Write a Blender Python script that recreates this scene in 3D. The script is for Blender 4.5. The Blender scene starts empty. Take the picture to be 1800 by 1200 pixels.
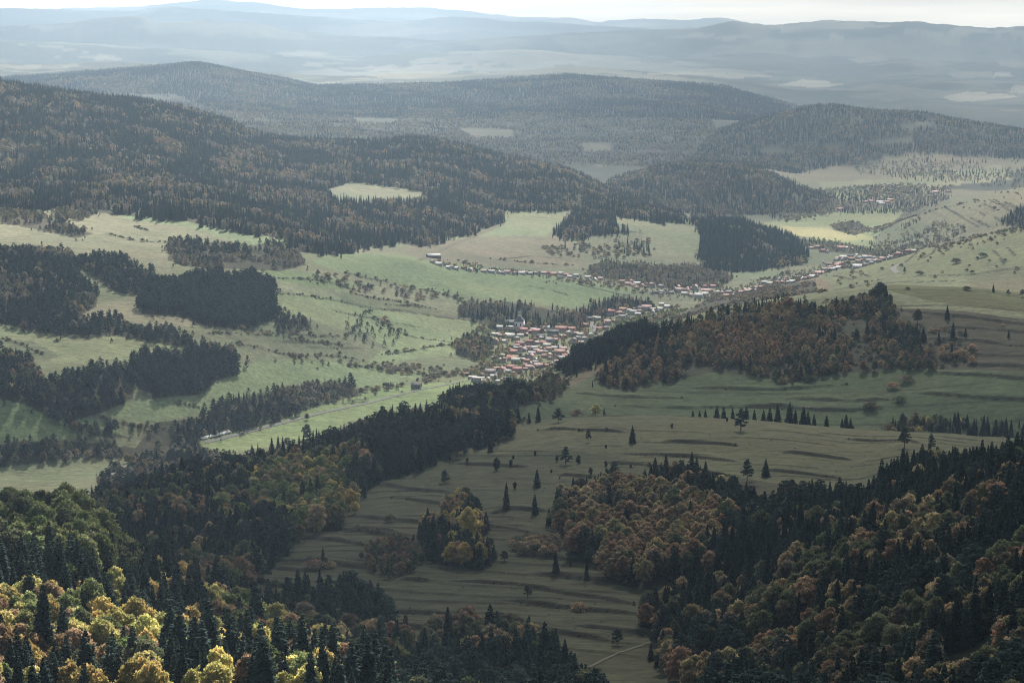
import bpy, math, random
import numpy as np
from mathutils import Vector
random.seed(7)
RS = np.random.RandomState(11)
scene = bpy.context.scene
COL = scene.collection

# ------------------------------------------------------------------ camera
FPX = 3610.0                 # focal length in photo pixels (photo is 1800 wide)
PITCH = math.radians(9.28)
CAMH = 540.0
SP, CP = math.sin(PITCH), math.cos(PITCH)
cam_d = bpy.data.cameras.new("camera")
cam = bpy.data.objects.new("camera", cam_d); COL.objects.link(cam)
cam.location = (0, 0, CAMH)
cam.rotation_euler = (math.pi/2 - PITCH, 0, 0)
cam_d.sensor_width = 36.0
cam_d.lens = 36.0*FPX/1800.0
cam_d.clip_start = 1.0
cam_d.clip_end = 120000.0
scene.camera = cam

def ray(u, v):
    """photo pixel -> (azimuth, downward slope)"""
    a = (np.asarray(u, float)-900)/FPX; b = (600-np.asarray(v, float))/FPX
    x = a; y = CP + b*SP; z = -SP + b*CP
    return np.arctan2(x, y), -z/np.hypot(x, y)

def proj(x, y, z):
    """world -> photo pixel"""
    dz = z-CAMH
    f = y*CP - dz*SP
    up = y*SP + dz*CP
    f = np.maximum(f, 1e-3)
    return 900+FPX*x/f, 600-FPX*up/f

# ------------------------------------------------------------------ noise
def _hash(ix, iy, seed):
    h = (ix.astype(np.int64)*374761393 + iy.astype(np.int64)*668265263 + seed*974711) & 0xffffffff
    h = ((h ^ (h >> 13))*1274126177) & 0xffffffff
    h = (h ^ (h >> 16))
    return (h & 0xffff)/65535.0
def vnoise(x, y, seed=0):
    ix = np.floor(x); iy = np.floor(y); fx = x-ix; fy = y-iy
    fx = fx*fx*fx*(fx*(fx*6-15)+10); fy = fy*fy*fy*(fy*(fy*6-15)+10)
    a = _hash(ix, iy, seed); b = _hash(ix+1, iy, seed); c = _hash(ix, iy+1, seed); d = _hash(ix+1, iy+1, seed)
    return ((a*(1-fx)+b*fx)*(1-fy)+(c*(1-fx)+d*fx)*fy)*2-1
def fbm(x, y, lam, octv=4, seed=0, gain=0.5):
    s = 0; amp = 1; tot = 0
    for o in range(octv):
        s = s+amp*vnoise(x/lam+o*17.3, y/lam-o*9.1, seed+o*31); tot += amp
        amp *= gain; lam *= 0.47
    return s/tot
def sstep(a, b, x):
    t = np.clip((x-a)/(b-a), 0, 1); return t*t*(3-2*t)

# ------------------------------------------------------------------ terrain rails: near -> far.  (u, v, d, z); one of v/d/z may be None
def C(d, z): return [(-600, None, d, z), (2400, None, d, z)]
RAILS = [
 C(3, 538), C(120, 490), C(350, 405),
 # bottom of the frame
 [(-250,1150,600,None),(0,1210,600,None),(300,1215,620,None),(600,1215,680,None),(700,1210,760,None),(900,1205,780,None),(1100,1205,790,None),(1250,1205,760,None),(1500,1220,650,None),(1800,1220,560,None),(2050,1200,520,None)],
 # crest of the sunlit near spur / foot of the terraced hill / wooded knoll
 [(-250,900,880,None),(0,935,850,None),(150,960,830,None),(230,1050,800,None),(330,1100,790,None),(450,1160,790,None),(560,1200,770,None),(680,1150,850,None),(900,1080,930,None),(1100,1080,930,None),(1250,1080,930,None),(1500,1050,800,None),(1800,1020,740,None),(2050,1000,700,None)],
 [(-250,None,1050,170),(0,None,1050,180),(150,1040,1050,None),(300,1000,1060,None),(450,1000,1060,None),(600,985,1080,None),(900,1000,1060,None),(1100,990,1060,None),(1250,960,1060,None),(1400,920,1090,None),(1500,905,1080,None),(1600,880,1020,None),(1700,865,960,None),(1800,855,900,None),(2050,830,850,None)],
 [(-250,None,1300,110),(0,None,1300,120),(200,930,1300,None),(360,905,1320,None),(500,900,1320,None),(700,870,1320,None),(900,850,1330,None),(1100,850,1310,None),(1300,850,1290,None),(1400,846,1290,None),(1500,835,1330,None),(1600,812,1350,None),(1700,None,1300,240),(1800,None,1300,228),(2050,None,1300,215)],
 # crest of the terraced hill
 [(-250,None,1550,70),(0,None,1500,80),(100,930,1450,None),(200,890,1500,None),(360,840,1500,None),(500,820,1550,None),(620,775,1600,None),(700,750,1620,None),(800,742,1620,None),(890,745,1620,None),(1000,735,1600,None),(1100,731,1600,None),(1300,737,1600,None),(1500,752,1600,None),(1650,763,1580,None),(1800,775,1560,None),(2050,790,1550,None)],
 [(-250,None,1750,45),(0,None,1750,50),(200,None,1750,95),(360,None,1750,110),(500,None,1750,120),(620,None,1750,130),(700,None,1750,140),(800,None,1750,168),(900,None,1750,165),(1000,None,1750,152),(1300,None,1750,145),(1500,None,1750,138),(1800,None,1750,132),(2050,None,1750,130)],
 [(-250,None,1850,42),(0,None,1850,45),(200,None,1850,85),(360,None,1850,80),(500,None,1850,85),(620,None,1850,90),(700,None,1850,100),(800,722,1840,None),(900,716,1840,None),(1000,695,1950,None),(1100,690,1980,None),(1300,680,2000,None),(1500,680,2000,None),(1650,665,2020,None),(1800,650,2030,None),(2050,640,2030,None)],
 # crest of the second dark hill
 [(-250,None,1970,40),(0,None,1970,42),(200,860,2000,None),(360,None,2000,55),(500,None,2000,55),(620,None,2000,60),(700,None,2000,75),(800,712,1950,None),(900,700,2000,None),(1000,657,2080,None),(1080,618,2150,None),(1180,584,2200,None),(1250,561,2250,None),(1400,528,2300,None),(1500,514,2330,None),(1560,508,2350,None),(1700,511,2350,None),(1800,522,2350,None),(2050,540,2350,None)],
 # valley floor near
 [(-250,835,None,40),(0,835,None,40),(200,815,None,36),(400,785,None,32),(600,735,None,28),(700,715,None,26),(800,690,None,28),(900,660,None,26),(1000,None,2950,20),(1200,None,2950,60),(1400,None,2900,95),(1600,None,2850,128),(1800,None,2850,128),(2050,None,2850,130)],
 # left pastures / village / right bank crest
 [(-250,680,None,108),(0,690,None,105),(200,665,None,100),(400,645,None,85),(600,622,None,55),(750,600,None,30),(900,590,None,14),(1050,572,None,13),(1200,560,3330,None),(1300,535,3350,None),(1400,505,3400,None),(1500,480,3450,None),(1600,452,3500,None),(1700,427,3500,None),(1800,402,3500,None),(2050,360,3500,None)],
 [(-250,575,None,135),(0,580,None,130),(300,560,None,125),(500,540,None,108),(700,520,None,70),(900,538,None,42),(1000,532,None,28),(1100,525,None,15),(1250,512,None,8),(1400,487,None,5),(1500,457,None,2),(1580,448,4250,None),(1700,None,4100,50),(1800,None,4100,70),(2050,None,4100,120)],
 [(-250,430,None,185),(0,430,None,175),(200,430,None,165),(400,440,None,150),(560,450,None,130),(700,453,None,105),(900,481,None,60),(1000,496,None,38),(1130,512,None,14),(1250,500,None,5),(1400,475,None,0),(1500,437,None,0),(1600,425,4620,None),(1700,400,4500,None),(1800,362,4500,None),(2050,320,4500,None)],
 [(-250,365,None,195),(0,370,None,190),(200,365,None,185),(400,397,None,168),(500,425,None,140),(600,440,None,110),(700,440,None,88),(900,466,None,46),(1000,482,None,28),(1130,497,None,13),(1250,485,None,4),(1400,455,None,0),(1500,415,None,0),(1600,384,4900,None),(1700,352,4900,None),(1800,331,4900,None),(2050,300,4900,None)],
 [(-250,290,4300,None),(0,300,4300,None),(200,300,4300,None),(400,335,4250,None),(600,345,4450,None),(750,352,4500,None),(880,366,4650,None),(1000,366,4700,None),(1100,376,4700,None),(1180,390,4700,None),(1250,400,4650,None),(1300,407,4620,None),(1400,438,4650,None),(1460,None,4950,0),(1500,None,5100,0),(1600,None,5250,0),(1700,None,5250,15),(1800,None,5250,30),(2050,None,5250,60)],
 # big wooded ridge
 [(-250,100,5600,None),(0,149,5500,None),(150,171,5500,None),(280,184,5500,None),(400,216,5500,None),(480,246,5450,None),(560,254,5450,None),(650,256,5450,None),(730,252,5450,None),(800,262,5450,None),(870,282,5400,None),(1000,309,5300,None),(1060,339,5250,None),(1130,358,5200,None),(1200,384,5150,None),(1250,None,5200,5),(1300,None,5350,0),(1500,None,5500,0),(2050,None,5550,0)],
 [(-250,None,6200,80),(0,None,6200,90),(800,None,6200,90),(900,None,6100,60),(1000,None,5950,45),(1060,315,5850,None),(1150,301,5800,None),(1250,297,5800,None),(1330,303,5800,None),(1400,332,5800,None),(1470,352,5850,None),(1550,None,5900,0),(1700,None,5900,0),(2050,None,5900,20)],
 [(-250,None,7000,100),(600,None,7000,95),(800,None,6900,70),(900,272,6900,None),(1000,282,6700,None),(1150,286,6700,None),(1300,290,6700,None),(1450,305,6600,None),(1600,300,6650,None),(1800,287,6700,None),(2050,280,6700,None)],
 [(-250,None,7800,120),(500,None,7800,110),(700,232,7500,None),(900,238,7500,None),(1100,245,7500,None),(1200,247,7400,None),(1270,231,7400,None),(1350,208,7400,None),(1450,187,7400,None),(1540,200,7400,None),(1620,205,7400,None),(1700,220,7400,None),(1800,236,7400,None),(2050,250,7400,None)],
 [(-250,None,8500,120),(500,None,8500,110),(700,200,8500,None),(900,205,8500,None),(1100,205,8500,None),(1250,205,8500,None),(1350,None,8500,70),(1450,None,8500,50),(1620,None,8500,45),(2050,None,8500,35)],
 # wooded middle ridge
 [(-250,150,9500,None),(0,152,9500,None),(100,139,9500,None),(200,130,9500,None),(280,124,9500,None),(340,117,9500,None),(420,131,9500,None),(500,146,9500,None),(560,158,9500,None),(640,152,9500,None),(780,153,9500,None),(900,147,9500,None),(1000,138,9500,None),(1080,144,9500,None),(1130,146,9500,None),(1200,150,9500,None),(1270,157,9500,None),(1340,177,9500,None),(1400,191,9500,None),(1450,None,9500,60),(1550,None,9500,50),(1600,187,9500,None),(1650,189,9500,None),(1700,194,9500,None),(1800,198,9500,None),(2050,200,9500,None)],
 [(-250,128,11300,None),(0,124,11300,None),(200,121,11300,None),(400,129,11300,None),(600,141,11300,None),(700,138,11300,None),(900,133,11300,None),(1000,128,11300,None),(1200,139,11300,None),(1300,148,11300,None),(1400,162,11300,None),(1500,166,11300,None),(1560,164,11300,None),(1640,172,11300,None),(1720,180,11300,None),(1800,172,11300,None),(2050,165,11300,None)],
 C(12200, 60), C(13300, 58),
 [(-250,70,14800,None),(0,75,14800,None),(280,88,14800,None),(500,100,14800,None),(620,108,14800,None),(700,98,14800,None),(800,92,14800,None),(900,88,14800,None),(1000,95,14800,None),(1100,104,14800,None),(1250,110,14800,None),(1400,115,14800,None),(1500,118,14800,None),(1600,110,14800,None),(1800,115,14800,None),(2050,118,14800,None)],
 C(15800, 120),
 [(-250,50,17400,None),(0,56,17400,None),(100,45,17400,None),(200,29,17400,None),(250,33,17400,None),(280,45,17400,None),(450,50,17400,None),(600,70,17400,None),(750,82,17400,None),(900,74,17400,None),(1000,68,17400,None),(1050,65,17400,None),(1150,60,17400,None),(1240,55,17400,None),(1290,46,17400,None),(1350,50,17400,None),(1450,43,17400,None),(1540,47,17400,None),(1610,43,17400,None),(1650,49,17400,None),(1800,51,17400,None),(2050,60,17400,None)],
 C(19000, 180),
 [(-250,30,21500,None),(0,22,21500,None),(95,20,21500,None),(215,24,21500,None),(300,14,21500,None),(340,20,21500,None),(450,28,21500,None),(575,35,21500,None),(700,44,21500,None),(760,36,21500,None),(800,34,21500,None),(900,42,21500,None),(1000,47,21500,None),(1100,55,21500,None),(1200,60,21500,None),(1800,66,21500,None),(2050,66,21500,None)],
 C(24000, 220),
 [(-250,20,27000,None),(0,24,27000,None),(200,18,27000,None),(375,6,27000,None),(450,10,27000,None),(550,22,27000,None),(700,20,27000,None),(800,22,27000,None),(900,30,27000,None),(1000,32,27000,None),(1055,44,27000,None),(1075,42,27000,None),(1130,39,27000,None),(1200,42,27000,None),(1270,37,27000,None),(1330,46,27000,None),(1500,58,27000,None),(2050,62,27000,None)],
 C(29000, 100),
]
def pchip1(x, y, xi):
    x = np.asarray(x, float); y = np.asarray(y, float)
    if len(x) == 2: return np.interp(xi, x, y)
    h = np.diff(x); dl = np.diff(y)/h
    m = np.zeros_like(y)
    w1 = 2*h[1:]+h[:-1]; w2 = h[1:]+2*h[:-1]
    same = dl[:-1]*dl[1:] > 0
    with np.errstate(divide='ignore', invalid='ignore'):
        hm = (w1+w2)/(w1/dl[:-1]+w2/dl[1:])
    m[1:-1] = np.where(same, hm, 0); m[0] = dl[0]; m[-1] = dl[-1]
    k = np.clip(np.searchsorted(x, xi)-1, 0, len(x)-2)
    t = np.clip((xi-x[k])/h[k], 0, 1)
    h00 = 2*t**3-3*t**2+1; h10 = t**3-2*t**2+t; h01 = -2*t**3+3*t**2; h11 = t**3-t**2
    return h00*y[k]+h10*h[k]*m[k]+h01*y[k+1]+h11*h[k]*m[k+1]

ucols = np.concatenate([np.linspace(-620, -130, 40)[:-1], np.linspace(-130, 1930, 940), np.linspace(1930, 2420, 40)[1:]])
AZ, _ = ray(ucols, 600.0)
NC = len(AZ)
KD = []; KZ = []
for rail in RAILS:
    a, dd, zz = [], [], []
    for (u, v, d, z) in rail:
        if v is None:
            az, _t = ray(u, 600.0)
        else:
            az, t = ray(u, v)
            if d is None: d = (CAMH-z)/t
            else: z = CAMH-t*d
        a.append(float(az)); dd.append(float(d)); zz.append(float(z))
    KD.append(pchip1(a, dd, AZ)); KZ.append(pchip1(a, zz, AZ))
KD = np.array(KD); KZ = np.array(KZ)
for k in range(1, len(KD)): KD[k] = np.maximum(KD[k], KD[k-1]+25)
ROWS = np.concatenate([np.linspace(3, 480, 40)[:-1], np.arange(480, 820, 3.6), np.arange(820, 1640, 1.7), np.arange(1640, 2500, 3.2), np.arange(2500, 6000, 8.0), np.geomspace(6000, 29000, 230)])
NR = len(ROWS)
Z = np.zeros((NR, NC))
for c in range(NC): Z[:, c] = pchip1(KD[:, c], KZ[:, c], ROWS)
GX = ROWS[:, None]*np.sin(AZ)[None, :]; GY = ROWS[:, None]*np.cos(AZ)[None, :]
D2 = np.repeat(ROWS[:, None], NC, 1)
# natural unevenness, growing with distance
Z += fbm(GX, GY, 90, 4, 3)*(1.5*sstep(400, 700, D2)) * (1-0.5*sstep(2500, 3600, D2))
Z += fbm(GX, GY, 420, 4, 5)*(6*sstep(3300, 4300, D2)*(1-sstep(9000, 11000, D2)))*np.where((Z < 12) & (D2 < 6400), 0.25, 1)
Z += (fbm(GX, GY, 640, 4, 18)*26+(1-2*np.abs(fbm(GX*.8, GY, 900, 4, 28)))*26)*sstep(6000, 6800, D2)*(1-sstep(8600, 9200, D2))*(1-sstep(1180, 1300, 900+FPX*np.tan(AZ)[None, :]))
Z += fbm(GX, GY, 900, 5, 8)*(16*sstep(5200, 7500, D2))*np.where((Z < 70) & (D2 > 9800) & (D2 < 13800), 0.4, 1)
Z += (1-np.abs(fbm(GX, GY, 1500, 5, 19, .5))*2)*38*sstep(10200, 11500, D2)*(1-sstep(13600, 14600, D2))
Z += (1-2*np.abs(fbm(GX, GY, 1700, 5, 39)))*46*sstep(14000, 16500, D2)
Z += fbm(GX, GY, 170, 3, 29, .6)*11*sstep(9800, 11500, D2)*np.clip(14000/D2, .6, 1)
Z += fbm(GX, GY, 2600, 6, 9, 0.55)*(44*sstep(13500, 16500, D2))
U0, V0 = proj(GX, GY, Z)

def ground(x, y):
    """terrain height under world points (bilinear on the polar grid)"""
    x = np.asarray(x, float); y = np.asarray(y, float)
    az = np.arctan2(x, y); d = np.hypot(x, y)
    ci = np.interp(az, AZ, np.arange(NC)); ri = np.interp(d, ROWS, np.arange(NR))
    c = np.clip(ci.astype(int), 0, NC-2); r = np.clip(ri.astype(int), 0, NR-2)
    fc = ci-c; fr = ri-r
    return (Z[r, c]*(1-fc)+Z[r, c+1]*fc)*(1-fr)+(Z[r+1, c]*(1-fc)+Z[r+1, c+1]*fc)*fr
TSL = (CAMH-Z)/D2                       # downward slope of the sight line to each vertex
HOR = np.minimum.accumulate(TSL, 0)     # horizon so far
def hidden_by(x, y, z):
    """how many metres a point lies below the terrain horizon seen from the viewpoint (negative: in view)"""
    az = np.arctan2(x, y); d = np.hypot(x, y)
    c = np.clip(np.rint(np.interp(az, AZ, np.arange(NC))).astype(int), 0, NC-1)
    r = np.clip(np.searchsorted(ROWS, d-12)-1, 0, NR-1)
    return ((CAMH-z)/d - HOR[r, c])*d
def on_ground(u, v, dmin=450, dmax=20000, near=True):
    """world point where the sight line through a photo pixel meets the terrain between two distances"""
    az, t = ray(u, v)
    ci = float(np.interp(az, AZ, np.arange(NC))); c = min(int(ci), NC-2); f = ci-c
    prof = TSL[:, c]*(1-f)+TSL[:, c+1]*f
    ok = np.where((ROWS >= dmin) & (ROWS <= dmax) & (prof <= t))[0]
    if len(ok):
        r = ok[0]
        if r > 0 and prof[r-1] > t:
            w = (prof[r-1]-t)/max(1e-9, prof[r-1]-prof[r]); d = ROWS[r-1]+w*(ROWS[r]-ROWS[r-1])
        else: d = ROWS[r]
    else:
        m = np.where((ROWS >= dmin) & (ROWS <= dmax))[0]; d = ROWS[m[np.argmin(prof[m])]]
    x = d*math.sin(az); y = d*math.cos(az)
    return x, y, float(ground(x, y)), float(d)
def inpoly(u, v, poly):
    poly = np.asarray(poly, float)
    u = np.asarray(u); v = np.asarray(v)
    res = np.zeros(u.shape, bool)
    bb = (u >= poly[:, 0].min()) & (u <= poly[:, 0].max()) & (v >= poly[:, 1].min()) & (v <= poly[:, 1].max())
    if not bb.any(): return res
    uu = u[bb]; vv = v[bb]; ins = np.zeros(uu.shape, bool)
    n = len(poly); j = n-1
    for i in range(n):
        xi, yi = poly[i]; xj, yj = poly[j]
        if yi != yj:
            cr = ((yi > vv) != (yj > vv)) & (uu < (xj-xi)*(vv-yi)/(yj-yi)+xi)
            ins ^= cr
        j = i
    res[bb] = ins
    return res
# ------------------------------------------------------------------ woods: photo outlines laid on the terrain
# name: (outline, dmin, dmax, spacing, (hmin,hmax), mix{spruce,pine,broad,shrub}, palette, density)
PAL_GOLD = ['gold', 'yellow', 'green', 'gold', 'olive', 'yellow', 'rust']
PAL_MIX = ['rust', 'olive', 'olive', 'brown', 'ochre', 'olive', 'green']
PAL_RUST = ['rust', 'rust', 'ochre', 'brown', 'olive']
PAL_BROWN = ['brown', 'olive', 'olive', 'brown', 'olive', 'rust']
PAL_GREY = ['grey', 'grey', 'brown', 'olive', 'ochre']
WOODS = {
 'near': ([(-260,815),(0,838),(60,830),(150,850),(165,890),(230,960),(330,1005),(450,1075),(560,1120),(690,1190),(700,1500),(-260,1500)], 540, 1000, 7.2, (17,28), dict(spruce=.58, broad=.42), PAL_GOLD, 1),
 'hillshrub': ([(1280,580),(1400,540),(1540,520),(1600,570),(1640,620),(1640,640),(1500,645),(1380,655),(1280,640)], 1900, 2450, 8.5, (3,7), dict(shrub=1), ['rust','brown','olive','ochre','brown'], .62),
 'hillscrub': ([(1590,575),(1640,560),(1700,585),(1735,615),(1705,640),(1640,642),(1600,610)], 1900, 2450, 9.5, (3,9), dict(shrub=.5, broad=.4, spruce=.1), ['brown','olive','rust','brown'], .6),
 'domes': ([(-260,880),(0,868),(60,856),(150,868),(200,925),(228,962),(210,1000),(120,1000),(40,990),(-260,990)], 600, 960, 10.5, (21,27), dict(broad=.9, spruce=.1), ['green','olive','green','ochre','olive','green'], 1),
 'ravine': ([(150,880),(200,850),(300,820),(360,800),(500,785),(560,760),(620,735),(700,700),(800,688),(880,680),(930,690),(900,735),(870,775),(830,770),(740,800),(690,820),(640,850),(600,895),(520,915),(460,985),(430,1020),(330,1010),(230,965),(160,900)], 900, 2050, 7.2, (13,22), dict(spruce=.46, pine=.2, broad=.34), ['olive','green','brown','olive','rust','ochre'], 1),
 'ravinebroad': ([(430,860),(470,815),(520,800),(600,815),(625,870),(590,900),(520,918),(470,900)], 900, 1700, 8.0, (15,21), dict(broad=.9, spruce=.1), ['ochre','green','olive','gold','green'], 1),
 'valleybrown': ([(180,865),(230,818),(300,800),(365,790),(425,798),(380,835),(300,850),(230,872)], 1450, 2350, 7.5, (9,14), dict(broad=.85, pine=.15), ['brown','grey','brown','olive','rust'], 1),
 'rustwood': ([(985,870),(1060,838),(1110,850),(1180,855),(1240,865),(1290,930),(1222,985),(1080,1005),(1050,962),(985,932)], 850, 1330, 7.6, (13,20), dict(broad=.76, spruce=.24), ['ochre','rust','ochre','rust','brown','olive'], 1),
 'spurscrub': ([(800,690),(880,668),(960,652),(1000,665),(985,690),(930,705),(905,735),(875,720)], 1500, 2150, 6.5, (7,12), dict(broad=.75, pine=.25), PAL_BROWN, 1),
 'lower': ([(430,1070),(520,1050),(545,1035),(640,1045),(680,1080),(690,1110),(740,1130),(790,1090),(860,1095),(930,1110),(980,1140),(1000,1180),(1060,1205),(1060,1330),(560,1330),(500,1120)], 600, 1010, 7, (13,22), dict(spruce=.6, pine=.15, broad=.25), PAL_MIX, 1),
 'knoll': ([(985,870),(1060,835),(1100,850),(1190,815),(1260,850),(1330,880),(1400,870),(1460,875),(1520,875),(1570,815),(1620,805),(1680,805),(1740,785),(1800,765),(2080,740),(2080,1500),(1250,1500),(1240,1190),(1170,1150),(1140,1110),(1150,1060),(1230,1020),(1220,985),(1080,1005),(1050,960),(985,930),(980,880)], 430, 1330, 6.8, (12,21), dict(spruce=.56, pine=.12, broad=.32), ['olive','rust','olive','ochre','brown','rust','ochre','olive'], 1),
 'clump': ([(738,930),(760,900),(800,870),(812,850),(828,880),(848,900),(850,955),(870,965),(840,985),(780,975),(742,955)], 950, 1300, 5.5, (11,17), dict(spruce=.3, pine=.15, broad=.55), ['rust','gold','ochre','olive'], 1),
 'clump2': ([(640,950),(700,938),(738,955),(742,985),(690,1005),(645,995)], 950, 1200, 5.5, (6,10), dict(broad=1), PAL_RUST, .9),
 'clump3': ([(910,945),(940,935),(980,945),(978,968),(915,968)], 950, 1200, 5, (4,7), dict(shrub=.7, broad=.3), PAL_RUST, .9),
 'hilltop': ([(1090,610),(1170,585),(1270,545),(1390,520),(1440,535),(1500,520),(1545,500),(1570,540),(1600,570),(1635,620),(1640,638),(1560,642),(1500,647),(1430,655),(1380,668),(1340,655),(1250,645),(1180,665),(1150,660),(1110,680),(1055,670),(1060,645),(1090,625)], 1880, 2480, 7.5, (8,15), dict(spruce=.18, pine=.14, broad=.68), ['brown','olive','rust','olive','ochre','rust'], 1),
 'hilledge': ([(985,645),(1010,612),(1060,592),(1100,577),(1180,572),(1210,560),(1230,570),(1175,592),(1110,602),(1090,617),(1040,632),(1000,650)], 1900, 2450, 6.5, (12,18), dict(spruce=.6, pine=.4), PAL_BROWN, 1),
 'behindcrest': ([(1550,742),(1600,732),(1680,730),(1740,742),(1800,750),(1920,755),(1920,785),(1800,772),(1650,762),(1550,756)], 1640, 2080, 7, (7,14), dict(spruce=.35, pine=.25, broad=.4), ['yellow','olive','ochre','brown'], .9),
 'river': ([(-100,775),(0,772),(100,765),(240,780),(280,735),(360,725),(380,700),(430,690),(500,675),(560,668),(620,668),(640,688),(560,705),(480,735),(400,755),(352,768),(365,800),(300,815),(230,840),(180,850),(170,830),(235,800),(150,795),(60,805),(0,812),(-100,815)], 1700, 2800, 8, (9,16), dict(spruce=.1, pine=.4, broad=.5), PAL_GREY, 1),
 'riverwest': ([(620,690),(700,678),(760,668),(830,658),(880,640),(860,632),(800,650),(700,668),(640,682)], 2300, 3100, 8, (4,8), dict(shrub=.6, broad=.4), PAL_GREY, .8),
 'leftgrove': ([(-100,612),(0,615),(60,620),(65,660),(130,650),(200,632),(235,652),(235,690),(170,720),(120,730),(190,748),(230,762),(150,757),(90,727),(40,702),(0,692),(-100,680)], 1950, 2750, 8, (12,18), dict(pine=.6, spruce=.1, broad=.3), PAL_MIX, 1),
 'midgrove': ([(232,628),(250,617),(330,617),(370,602),(415,607),(420,650),(380,660),(350,685),(280,690),(240,670)], 2050, 2800, 7.5, (13,18), dict(pine=.7, spruce=.15, broad=.15), PAL_MIX, 1),
 'pineslope': ([(-100,428),(0,430),(50,430),(130,440),(150,490),(175,510),(170,530),(140,545),(132,588),(30,565),(0,560),(-100,560)], 2500, 3450, 9, (13,19), dict(pine=.55, spruce=.1, broad=.35), PAL_GREY, 1),
 'pineslope2': ([(135,452),(180,442),(210,447),(250,472),(300,492),(300,502),(250,510),(210,507),(160,482)], 2500, 3450, 9, (13,18), dict(pine=.8, broad=.2), PAL_GREY, 1),
 'pineslope3': ([(128,562),(190,552),(250,567),(340,592),(350,607),(270,597),(200,582),(140,587)], 2400, 3100, 8.5, (11,16), dict(pine=.65, broad=.35), PAL_MIX, 1),
 'pineblock': ([(250,512),(290,492),(360,482),(440,480),(480,497),(482,530),(490,550),(440,565),(370,565),(310,547),(250,542)], 2400, 3300, 7.5, (15,20), dict(pine=1.0), PAL_MIX, 1),
 'pineblock2': ([(480,552),(540,557),(550,577),(490,582)], 2400, 3300, 8, (9,14), dict(pine=.6, broad=.4), PAL_BROWN, .9),
 'hedgewood': ([(295,422),(330,417),(370,427),(430,432),(470,422),(520,440),(540,460),(490,472),(440,467),(380,467),(330,462),(295,452)], 2800, 3700, 9, (9,14), dict(pine=.35, broad=.65), PAL_GREY, 1),
 'pasturewood': ([(-100,355),(0,362),(60,370),(130,392),(160,407),(130,414),(60,397),(0,387),(-100,370)], 2900, 3700, 9, (8,13), dict(pine=.35, broad=.65), PAL_GREY, 1),
 'pasturewood2': ([(95,367),(140,355),(180,367),(150,380),(100,380)], 2900, 3900, 9, (9,13), dict(pine=.4, broad=.6), PAL_GREY, 1),
 'fieldhedge': ([(540,470),(600,482),(680,497),(780,512),(830,527),(815,538),(740,527),(640,507),(560,490)], 2700, 3700, 11, (5,11), dict(pine=.25, shrub=.5, broad=.25), PAL_GREY, .75),
 'churchwood': ([(808,535),(830,517),(850,532),(880,522),(940,532),(1000,547),(1080,517),(1140,525),(1150,540),(1090,547),(1040,562),(1020,575),(960,578),(900,572),(870,577),(850,562),(815,557)], 2900, 3900, 10, (9,18), dict(spruce=.25, pine=.1, broad=.65), PAL_GREY+['rust'], .9),
 'copse': ([(600,572),(640,545),(680,547),(700,572),(715,585),(700,600),(650,602),(605,592)], 2600, 3300, 12, (6,12), dict(pine=.5, shrub=.3, broad=.2), PAL_BROWN, .55),
 'copse2': ([(798,592),(840,586),(868,600),(842,628),(802,618)], 2700, 3500, 9, (8,14), dict(pine=.4, broad=.6), PAL_MIX, .9),
 'terracehedge': ([(430,610),(520,620),(620,630),(740,642),(830,640),(830,652),(740,657),(640,648),(540,638),(430,628)], 2400, 3200, 10, (4,8), dict(shrub=.75, broad=.25), PAL_GREY, .6),
 'village': ([(800,600),(850,570),(920,560),(1050,560),(1180,535),(1210,545),(1060,600),(1000,640),(900,680),(830,680),(850,640)], 2600, 3800, 10, (4,10), dict(shrub=.45, spruce=.1, broad=.45), PAL_MIX+['green','ochre'], .8),
 'uppervillage': ([(760,455),(900,474),(1040,486),(1290,505),(1400,470),(1560,450),(1560,465),(1420,500),(1280,530),(1150,520),(1000,494),(880,482),(770,468)], 3600, 4900, 12.5, (4,9), dict(shrub=.45, spruce=.1, broad=.45), PAL_GREY, .8),
 'bigforest': ([(-250,90),(0,138),(150,163),(280,170),(400,205),(480,235),(560,240),(650,243),(730,230),(800,242),(870,267),(1000,297),(1060,327),(1130,350),(1200,378),(1210,390),(1100,378),(1060,366),(1000,364),(880,364),(890,385),(840,402),(780,415),(740,428),(700,420),(640,430),(590,440),(500,432),(515,412),(420,402),(320,380),(180,367),(100,360),(0,362),(-250,362)], 3380, 5750, 9.6, (14,24), dict(spruce=.73, broad=.27), ['rust','grey','olive','olive','ochre','grey','brown'], 1),
 'spurwood': ([(970,407),(990,387),(1020,357),(1060,350),(1080,385),(1090,397),(1120,402),(1000,414)], 3900, 4900, 9, (15,22), dict(spruce=.85, broad=.15), PAL_GREY, 1),
 'spurwood2': ([(955,425),(980,412),(1060,427),(1140,417),(1145,442),(1040,447),(960,442)], 3800, 4800, 12, (12,20), dict(spruce=.7, shrub=.3), PAL_GREY, .7),
 'darkknob': ([(1210,377),(1260,372),(1320,392),(1380,407),(1420,437),(1415,455),(1330,468),(1250,470),(1225,450),(1235,412)], 3900, 4900, 8.5, (16,22), dict(spruce=.9, broad=.1), PAL_GREY, 1),
 'greywood': ([(1030,472),(1060,457),(1150,462),(1240,462),(1290,482),(1270,502),(1180,502),(1100,492),(1040,482)], 3700, 4800, 9.5, (7,14), dict(broad=.75, spruce=.15, shrub=.1), PAL_GREY, 1),
 'lowhill': ([(1080,310),(1150,292),(1250,283),(1330,292),(1400,322),(1470,345),(1440,367),(1350,372),(1250,374),(1170,367),(1110,347),(1060,325)], 5000, 6500, 10.5, (12,20), dict(spruce=.55, broad=.45), PAL_BROWN+['grey'], 1),
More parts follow.
